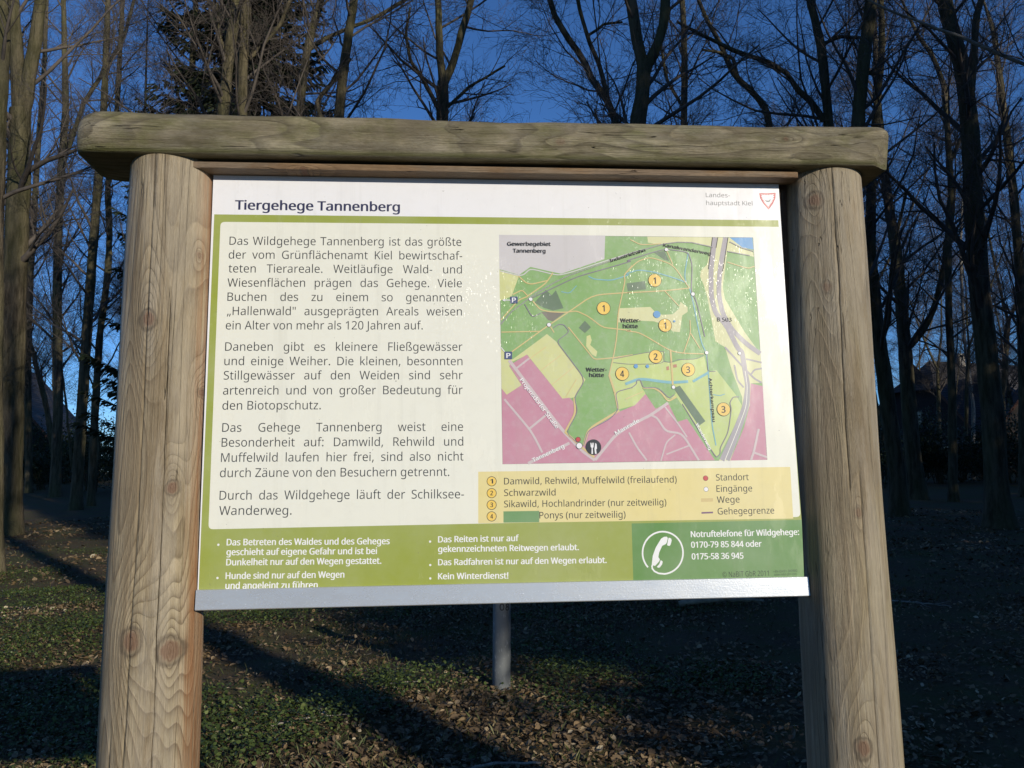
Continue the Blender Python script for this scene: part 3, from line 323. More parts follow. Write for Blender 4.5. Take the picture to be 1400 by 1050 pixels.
# top beam: flattened half log with rounded noses
def beam_mesh():
    z0, z1, y0, y1 = .3890, .4660, -.058, .092
    prof = []
    def arc(cy, cz, ry, rz, a0, a1, n):
        for t in np.linspace(a0, a1, n): prof.append((cy + ry * math.cos(t), cz + rz * math.sin(t)))
    arc(y0 + .011, z0 + .009, .011, .009, 1.5 * math.pi, math.pi, 9)          # lower front edge
    for t in np.linspace(0.04, 0.96, 12): prof.append((y0 - .0030 * math.sin(t * math.pi), z0 + .009 + t * (z1 - z0 - .022)))
    arc(y0 + .022, z1 - .013, .022, .013, math.pi, .5 * math.pi, 10)
    for t in np.linspace(.04, .96, 12): prof.append((y0 + .022 + t * (y1 - y0 - .044), z1 + .008 * math.sin(t * math.pi)))
    arc(y1 - .022, z1 - .013, .022, .013, .5 * math.pi, 0, 8)
    arc(y1 - .011, z0 + .009, .011, .009, 0, -.5 * math.pi, 7)
    for t in np.linspace(.05, .95, 8): prof.append((y1 - .011 + t * (y0 - y1 + .022), z0))
    P = np.array(prof); n = len(P); ctr = np.array([(y0 + y1) / 2 - .01, z0 + .016])
    xs = []; ks = []
    XL, XR = -.7490, .7250
    for u in np.concatenate([[0], np.linspace(.02, 1, 16) ** 1.6]): xs.append(XL + u * .048); ks.append(.66 + .34 * math.sqrt(max(0, 1 - (1 - u) ** 2)))
    for x in np.linspace(XL + .048, XR - .026, 220)[1:-1]: xs.append(x); ks.append(1)
    for u in np.concatenate([(np.linspace(.02, 1, 12) ** 1.6)[::-1], [0]]): xs.append(XR - u * .026); ks.append(.80 + .20 * math.sqrt(max(0, 1 - (1 - u) ** 2)))
    rng = np.random.default_rng(5); V = []
    gz_ = rng.uniform(0, 6.28, 8)
    for x, k in zip(xs, ks):
        q = ctr + (P - ctr) * k
        up = np.clip((q[:, 1] - z0 - .004) / .02, 0, 1)
        q[:, 1] += up * (.0018 * math.sin(x * 4.3 + gz_[0]) + .0011 * np.sin(x * 13 + gz_[1]) + .0006 * np.sin(x * 41 + q[:, 0] * 40))
        q[:, 0] += up * (.0016 * np.sin(x * 6 + gz_[2] + q[:, 1] * 60) + .0008 * np.sin(x * 23 + q[:, 1] * 210) + .0004 * np.sin(x * 9 + q[:, 1] * 700))
        if x > XR - .06:                                                     # planed facet on the right nose
            q[:, 0] = np.maximum(q[:, 0], y0 + (x - (XR - .040)) * .75 - (q[:, 1] - z0) * .30)
        V += [(x, a, b + BZ) for a, b in q]
    V = np.array(V); m = len(xs)
    i = np.arange(m - 1)[:, None] * n; j = np.arange(n)[None, :]; j2 = (j + 1) % n
    F = np.stack([i + j, i + n + j, i + n + j2, i + j2], -1).reshape(-1, 4)
    return np_mesh("top_beam", V, [F, np.arange(n)[None, :], ((m - 1) * n + np.arange(n))[::-1][None, :]], [beam_mat])
tb = link("top_beam", beam_mesh(), board)
moss_mat = simple_mat("moss", (0.085, 0.085, 0.03), 0.95, 120, 0.5, 0.6, 0.004)
def tuft(cx, cz, r, seed):
    rng = random.Random(seed); g = Geo()
    for k in range(70):
        a = rng.uniform(0, 6.28); d = r * math.sqrt(rng.random()); x = cx + d * math.cos(a); y = .01 + d * 0.8 * math.sin(a)
        h = rng.uniform(.003, .011) * (1.2 - d / r); s = rng.uniform(.002, .006); t = rng.uniform(0, 6.28)
        g.add([(x - s * math.cos(t), y - s * math.sin(t), cz - .003), (x + s * math.cos(t), y + s * math.sin(t), cz - .003), (x + rng.uniform(-s, s) * 1.6, y + rng.uniform(-s, s) * 1.6, cz + h)], [(0, 1, 2)])
    return g.mesh("moss_tuft", [moss_mat])
link("moss_tuft", tuft(-.60, BZ + .4745, .022, 1), tb)
link("moss_tuft", tuft(.595, BZ + .4735, .026, 2), tb)

g = Geo(); g.box(-.556, .5505, -.032, .0045, BZ + .3718, BZ + .3838)
link("lath", g.mesh("lath", [lath_mat], bevel=.002), board)
for x0, x1 in ((-.575, -.5275), (.5290, .572)):
    g = Geo(); g.box(x0, x1, .026, .050, BZ - .40, BZ + .3885)
    link("side_batten", g.mesh("side_batten", [batten_mat], bevel=.002), board)

# ---- printed panel
def srgb(r, g_, b): return tuple(((c / 255) / 12.92 if c <= 10 else ((c / 255 + .055) / 1.055) ** 2.4) for c in (r, g_, b))
def ink(name, rgb, k=1.0, wear=1.0):
    w = NT("print_" + name)
    base = tuple(min(.82, c * k) for c in srgb(*rgb))
    v = w.coord()
    fade = w.noise(v, 6, 4, 0.6)
    c = w.mix(w.math('MULTIPLY', w.ramp(fade, [(0.35, 0.0), (0.75, 1.0)]), 0.16 * wear), base, (0.70, 0.70, 0.66))
    blot = w.noise(w.coord((1, 1, 1), (5, 2, 1)), 38, 5, 0.7)
    c = w.mix(w.math('MULTIPLY', w.ramp(blot, [(0.5, 0.0), (0.75, 1.0)]), 0.10), c, tuple(x * .55 for x in base))
    dirt = w.noise(w.coord((1, 1, 1), (1, 9, 4)), 130, 2, 0.5)
    c = w.mix(w.math('MULTIPLY', w.ramp(dirt, [(0.735, 0.0), (0.76, 1.0)]), 0.45), c, (0.16, 0.15, 0.12))
    mot = w.noise(w.coord((1, 1, 1), (6, 6, 2)), 75, 4, 0.7)
    c = w.mix(w.math('MULTIPLY', w.ramp(mot, [(0.48, 0.0), (0.66, 1.0)]), 0.30 * wear if name in ('green', 'pink', 'lime', 'yellow') else 0.05), c, tuple(x * .45 + .30 for x in base))
    drip = w.noise(w.coord((34, 1, 1.3), (3, 0, 5)), 1.0, 4, 0.7)
    c = w.mix(w.math('MULTIPLY', w.ramp(drip, [(0.55, 0.0), (0.72, 1.0)]), 0.14 * wear), c, (0.33, 0.32, 0.25))
    # fine scuffs in the lacquer: short scratches of every direction, patchy
    patch = w.ramp(w.noise(w.coord((1, 1, 1), (2, 3, 8)), 5, 5, 0.7), [(0.50, 0.0), (0.68, 1.0)])
    s1 = w.noise(w.coord((700, 1, 90), rot=(0, 0.25, 0)), 1.0, 1, 0.5)
    s2 = w.noise(w.coord((600, 1, 80), rot=(0, -0.55, 0)), 1.0, 1, 0.5)
    s3 = w.noise(w.coord((1, 1, 1)), 120, 2, 0.5)
    hgt = w.math('ADD', w.ramp(s1, [(0.68, 0.0), (0.82, 1.0)]), w.ramp(s2, [(0.68, 0.0), (0.82, 1.0)]))
    hgt = w.math('ADD', hgt, w.math('MULTIPLY', s3, 0.22))
    hgt = w.math('MULTIPLY', hgt, w.math('MULTIPLY_ADD', patch, 0.92, 0.08))
    nb = w.bump(hgt, 0.5, 0.00065)
    w.L(nb, w.bsdf.inputs["Coat Normal"])
    # wiped, matt streaks: they spread the sun's reflection
    wipe = w.ramp(w.noise(w.coord((26, 1, 7), rot=(0, 0.3, 0)), 1.0, 4, 0.65), [(0.48, 0.0), (0.66, 1.0)])
    cr_ = w.math('ADD', w.math('MULTIPLY_ADD', fade, 0.12, 0.10), w.math('MULTIPLY', w.math('MULTIPLY', wipe, w.math('MULTIPLY_ADD', patch, .7, .3)), 0.42))
    return w.out(c, 0.42, None, Specular_IOR_Level=0.28, Coat_Weight=0.75, Coat_Roughness=cr_, Coat_IOR=1.5)
INK = {k: ink(k, v, 1.0, .25 if k in ('ink', 'navyink', 'lightink') else 1.0) for k, v in dict(white=(232, 231, 235), olive=(148, 158, 62), cream=(228, 227, 214), phonegreen=(92, 136, 62), legend=(222, 207, 142), bargreen=(103, 145, 84), lightink=(240, 240, 236),
    ink=(26, 26, 27), navyink=(42, 44, 78), greyink=(118, 118, 120), green=(128, 168, 98), grey=(200, 196, 198), yellow=(203, 205, 140), lime=(186, 202, 122), pink=(192, 130, 150), water=(92, 152, 205), wood=(92, 116, 88), umber=(112, 106, 92),
    road=(160, 154, 160), street=(198, 182, 184), stream=(116, 174, 186), verge=(208, 208, 158), path=(206, 184, 124), pathlite=(210, 192, 134), border=(124, 112, 132), badge=(240, 196, 82), red=(190, 52, 52), brick=(178, 122, 98), navy=(44, 62, 112), violet=(112, 74, 108)).items()}
PR = "white olive cream phonegreen legend bargreen lightink ink navyink greyink green grey yellow lime pink water wood umber road street stream path pathlite border badge red brick navy violet".split()

def P3(p, lay): return (p[0] / 1000.0, -0.000008 * lay - 0.0001, p[1] / 1000.0 + BZ)
class Print(Geo):
    def __init__(s, layer): super().__init__(); s.lay = layer; s.used = []
    def mi(s, col):
        if col not in s.used: s.used.append(col)
        return s.used.index(col)
    def poly(s, pts, col):
        a = sum(pts[i - 1][0] * pts[i][1] - pts[i][0] * pts[i - 1][1] for i in range(len(pts)))
        if a < 0: pts = pts[::-1]
        s.lay += 1
        s.add([P3(p, s.lay) for p in pts], [list(range(len(pts)))], s.mi(col))
    def disc(s, c, r, col, ring=None, rw=.22):
        if ring:
            s.poly([(c[0] + (r * (1 + rw * .6)) * math.cos(t), c[1] + (r * (1 + rw * .6)) * math.sin(t)) for t in np.linspace(0, 2 * math.pi, 29)[:-1]], ring)
        s.poly([(c[0] + r * math.cos(t), c[1] + r * math.sin(t)) for t in np.linspace(0, 2 * math.pi, 29)[:-1]], col)
    def line(s, pts, w, col, smooth=True):
        P = np.array(pts, float)
        if smooth and len(P) > 2:                                  # round the corners
            Q = [P[0]]
            for i in range(1, len(P) - 1):
                for t in (0.0, 0.33, 0.67, 1.0):
                    a = P[i] + (P[i - 1] - P[i]) * .28; b = P[i] + (P[i + 1] - P[i]) * .28
                    Q.append((1 - t) ** 2 * a + 2 * t * (1 - t) * P[i] + t * t * b)
            Q.append(P[-1]); P = np.array(Q)
        d = np.gradient(P, axis=0); d /= np.maximum(np.linalg.norm(d, axis=1), 1e-9)[:, None]
        nn = np.stack([-d[:, 1], d[:, 0]], 1) * w / 2
        s.lay += 1; m = len(P)
        s.add([P3(p, s.lay) for p in np.concatenate([P - nn, P + nn])], [(i, i + 1, m + i + 1, m + i) for i in range(m - 1)], s.mi(col))
    def dashes(s, pts, w, col, step=1.5):
        P = np.array(pts, float); s.lay += 1
        L = np.concatenate([[0], np.cumsum(np.linalg.norm(np.diff(P, axis=0), axis=1))])
        t = np.arange(0, L[-1] - step / 2, step)
        for a in t:
            p0 = np.array([np.interp(a, L, P[:, i]) for i in (0, 1)]); p1 = np.array([np.interp(a + step * .5, L, P[:, i]) for i in (0, 1)])
            d = p1 - p0; n_ = np.array([-d[1], d[0]]) / max(np.linalg.norm(d), 1e-9) * w / 2
            s.add([P3(q, s.lay) for q in (p0 - n_, p1 - n_, p1 + n_, p0 + n_)], [(0, 1, 2, 3)], s.mi(col))
    def done(s, name, parent):
        return link(name, s.mesh(name, [INK[c] for c in s.used]), parent)

g = Geo(); g.box(-.525, .525, 0.0, .004, BZ - .366, BZ + .3714)
panel = link("sign_panel", g.mesh("sign_panel", [INK["white"]]), board)
FD = PANEL['FIELDS']
def rounded(q, r, corners):
    out = []; n = len(q)
    for i in range(n):
        p = np.array(q[i], float); a = np.array(q[i - 1], float); b = np.array(q[(i + 1) % n], float)
        if i in corners:
            u = p + (a - p) / np.linalg.norm(a - p) * r; v = p + (b - p) / np.linalg.norm(b - p) * r
            for t in np.linspace(0, 1, 6): out.append(tuple((1 - t) ** 2 * u + 2 * t * (1 - t) * p + t * t * v))
        else: out.append(tuple(p))
    return out
p = Print(5); p.poly(FD['olive'], 'olive'); p.done("olive_field", panel)
p = Print(7); p.poly(rounded(FD['cream'], 8, (0, 2, 3)), 'cream'); p.done("cream_field", panel)
p = Print(8); p.poly(FD['phonebox'], 'phonegreen'); p.done("phone_field", panel)
p = Print(9); p.poly(FD['legend'], 'legend'); p.poly(FD['greenbar'], 'bargreen')
for c_, q in PANEL['LEGPOLY']: p.poly(q, c_)
for c_, ct, r, rg in PANEL['LEGDISC']: p.disc(ct, r, c_, rg)
p.done("legend", panel)
p = Print(9)
p.poly(PANEL['MAPQ'], 'ink')
mq = np.array(PANEL['MAPQ'], float); mc = mq.mean(0); p.poly([tuple(mc + (q - mc) * .998) for q in mq], 'green')
for c_, q in PANEL['POLY']: p.poly(q, c_)
for c_, w_, q in PANEL['LINE']: p.line(q, w_, c_, c_ not in ('white', 'ink'))
for q in PANEL['DASH']: p.line(q, 1.9, 'grey', False); p.dashes(q, 1.9, 'ink')
for c_, ct, r, rg in PANEL['DISC']: p.disc(ct, r, c_, rg, .12 if r > 8 else .28)
for c_, q in PANEL['MISC']: p.poly(q, c_)
map_top = p.lay
p.done("park_map", panel)
p = Print(12)
p.line(PANEL['PHARC'], PANEL['PHW'], 'lightink', False)
for q in PANEL['PHONE']: p.poly(q, 'lightink')
p.done("telephone_emblem", panel)
for b in PANEL['BULLET']:
    p = Print(12); p.disc(b, 1.9, 'lightink'); p.done("bullet_dot", panel)
p = Print(8)
sh = np.array(PANEL['SHIELD'], float); p.poly([tuple(q) for q in sh], 'red'); sc_ = sh.mean(0)
inn = [sc_ + (q - sc_) * .88 for q in sh]; teeth = []
for i in range(len(inn)):
    a, b = inn[i], inn[(i + 1) % len(inn)]; n_ = max(2, int(np.linalg.norm(b - a) / 3.2))
    for k in range(n_):
        teeth.append(tuple(a + (b - a) * k / n_)); md = a + (b - a) * (k + .5) / n_; teeth.append(tuple(sc_ + (md - sc_) * .74))
p.poly(teeth, 'white'); p.poly(PANEL['BOAT'], 'greyink'); p.done("coat_of_arms", panel)

# ---- lettering
FONT = None
try:
    for base in (bpy.utils.resource_path('LOCAL'), bpy.utils.resource_path('SYSTEM')):
        fp = os.path.join(base, "datafiles", "fonts", "NotoSansHebrew-Regular.woff2")
        if os.path.exists(fp): FONT = bpy.data.fonts.load(fp); break
except Exception:
    FONT = None
_tc = bpy.data.curves.new("lettering_tmp", 'FONT'); _to = bpy.data.objects.new("lettering_tmp", _tc); COL.objects.link(_to)
if FONT: _tc.font = FONT
_tc.resolution_u = 3
def text_raw(s, off, space=1.0):
    _tc.body = s; _tc.offset = off; _tc.space_word = space
    bpy.context.view_layer.update()
    ev = _to.evaluated_get(bpy.context.evaluated_depsgraph_get()); me = ev.to_mesh()
    V = np.empty(len(me.vertices) * 3, dtype=np.float32); me.vertices.foreach_get("co", V); V = V.reshape(-1, 3).copy()
    F = [tuple(pl.vertices) for pl in me.polygons]
    ev.to_mesh_clear()
    return V, F
OFF = {'L': -0.0015, 'R': 0.0, 'B': 0.0}
SMEAR = {'L': ((0, 0),), 'R': ((0, 0),), 'B': ((-.024, 0), (-.012, .007), (0, -.007), (.012, .007), (.024, 0))}
_h, _ = text_raw("H", 0.0); CAP = _h[:, 1].max()
_a, _ = text_raw("a a", 0.0); _b, _ = text_raw("a a", 0.0, 2.0); SPW = (_b[:, 0].max() - _a[:, 0].max())
BODY_K = []
for gname, s, st, p0, p1, cap in PANEL['TEXT']:
    if gname == 'body' and s.endswith('.'):
        s = s.replace('_', ' ')
        V, _ = text_raw(s, OFF[st]); BODY_K.append(math.dist(p0, p1) / (V[:, 0].max() - V[:, 0].min()))
BODY_K = float(np.median(BODY_K))
def lettering(name, groups, colour, lay, split=None):
    """one mesh per block of text; split = how many lines go to each block in turn"""
    rows = [t for t in PANEL['TEXT'] if t[0] in groups]
    split = split or [len(rows)]
    it = iter(rows)
    for cnt in split:
        G_ = Geo()
        for _ in range(cnt):
            gname, s, st, p0, p1, cap = next(it)
            s = s.replace('_', ' ')
            Wt = math.dist(p0, p1); sp = 1.0
            V, F = text_raw(s, OFF[st])
            if gname == 'body' and not s.endswith('.'):
                nsp = s.count(' '); w0 = V[:, 0].max() - V[:, 0].min()
                sp = 1.0 + (Wt / BODY_K - w0) / (nsp * SPW)
                if 0.3 < sp < 6: V, F = text_raw(s, OFF[st], sp)
            x0, x1 = V[:, 0].min(), V[:, 0].max()
            kx = Wt / (x1 - x0); ky = cap / CAP
            d = ((p1[0] - p0[0]) / Wt, (p1[1] - p0[1]) / Wt)
            for li, (dx, dy) in enumerate(SMEAR[st]):
                pts = [P3((p0[0] + d[0] * (x + dx - x0) * kx - d[1] * (y + dy) * ky, p0[1] + d[1] * (x + dx - x0) * kx + d[0] * (y + dy) * ky), lay + li) for x, y, _z in V]
                G_.add(pts, F)
        link(name, G_.mesh(name, [INK[colour]]), panel)
lettering("title", ('title',), 'navyink', 6)
lettering("paragraph", ('body',), 'ink', 12, [7, 5, 4, 2])
lettering("rule", ('rules',), 'lightink', 18, [3, 2, 2, 1, 1])
lettering("phone_text", ('phone',), 'lightink', 18)
lettering("imprint", ('imprint',), 'ink', 12, [1, 2])
lettering("legend_entry", ('legend',), 'ink', 40, [1] * 12)
lettering("city_name", ('city',), 'greyink', 6)
lettering("map_label", ('maptext',), 'ink', map_top + 4, [2, 1, 1, 2, 2, 1, 1])
lettering("map_number", ('mapnum',), 'ink', map_top + 4, [1] * 7)
lettering("street_name", ('mapwhite',), 'lightink', map_top + 4, [1] * 6)
bpy.data.objects.remove(_to)

# ---- metal edge strip along the bottom
w = NT("edge_metal")
mn = w.noise(w.coord((14, 14, 40)), 1.0, 4, 0.6); sp_ = w.noise(w.coord(), 330, 3, 0.7); fn = w.noise(w.coord((30, 200, 900)), 1.0, 3, 0.6)
mc_ = w.mix(w.ramp(sp_, [(0.62, 0.0), (0.74, 1.0)]), (0.55, 0.56, 0.57), (0.88, 0.88, 0.88))
mc_ = w.mix(w.math('MULTIPLY', w.ramp(mn, [(0.4, 0.0), (0.7, 1.0)]), 0.35), mc_, (0.42, 0.43, 0.44))
strip_mat = w.out(mc_, w.math('MULTIPLY_ADD', mn, 0.14, 0.20), w.bump(w.math('ADD', w.math('MULTIPLY', fn, .5), sp_), 0.22, 0.0006), Metallic=0.45)
g = Geo()
prof = [(.006, -.3590), (-.0042, -.3592), (-.0056, -.3600), (-.0076, -.3915), (-.0066, -.3928), (.006, -.3930)]
vs = [(-.526, y, z + BZ) for y, z in prof] + [(.531, y, z + BZ) for y, z in prof]
n_ = len(prof)
g.add(vs, [(i, (i + 1) % n_, n_ + (i + 1) % n_, n_ + i) for i in range(n_)] + [list(range(n_))[::-1], list(range(n_, 2 * n_))])
link("edge_strip", g.mesh("edge_strip", [strip_mat]), board)
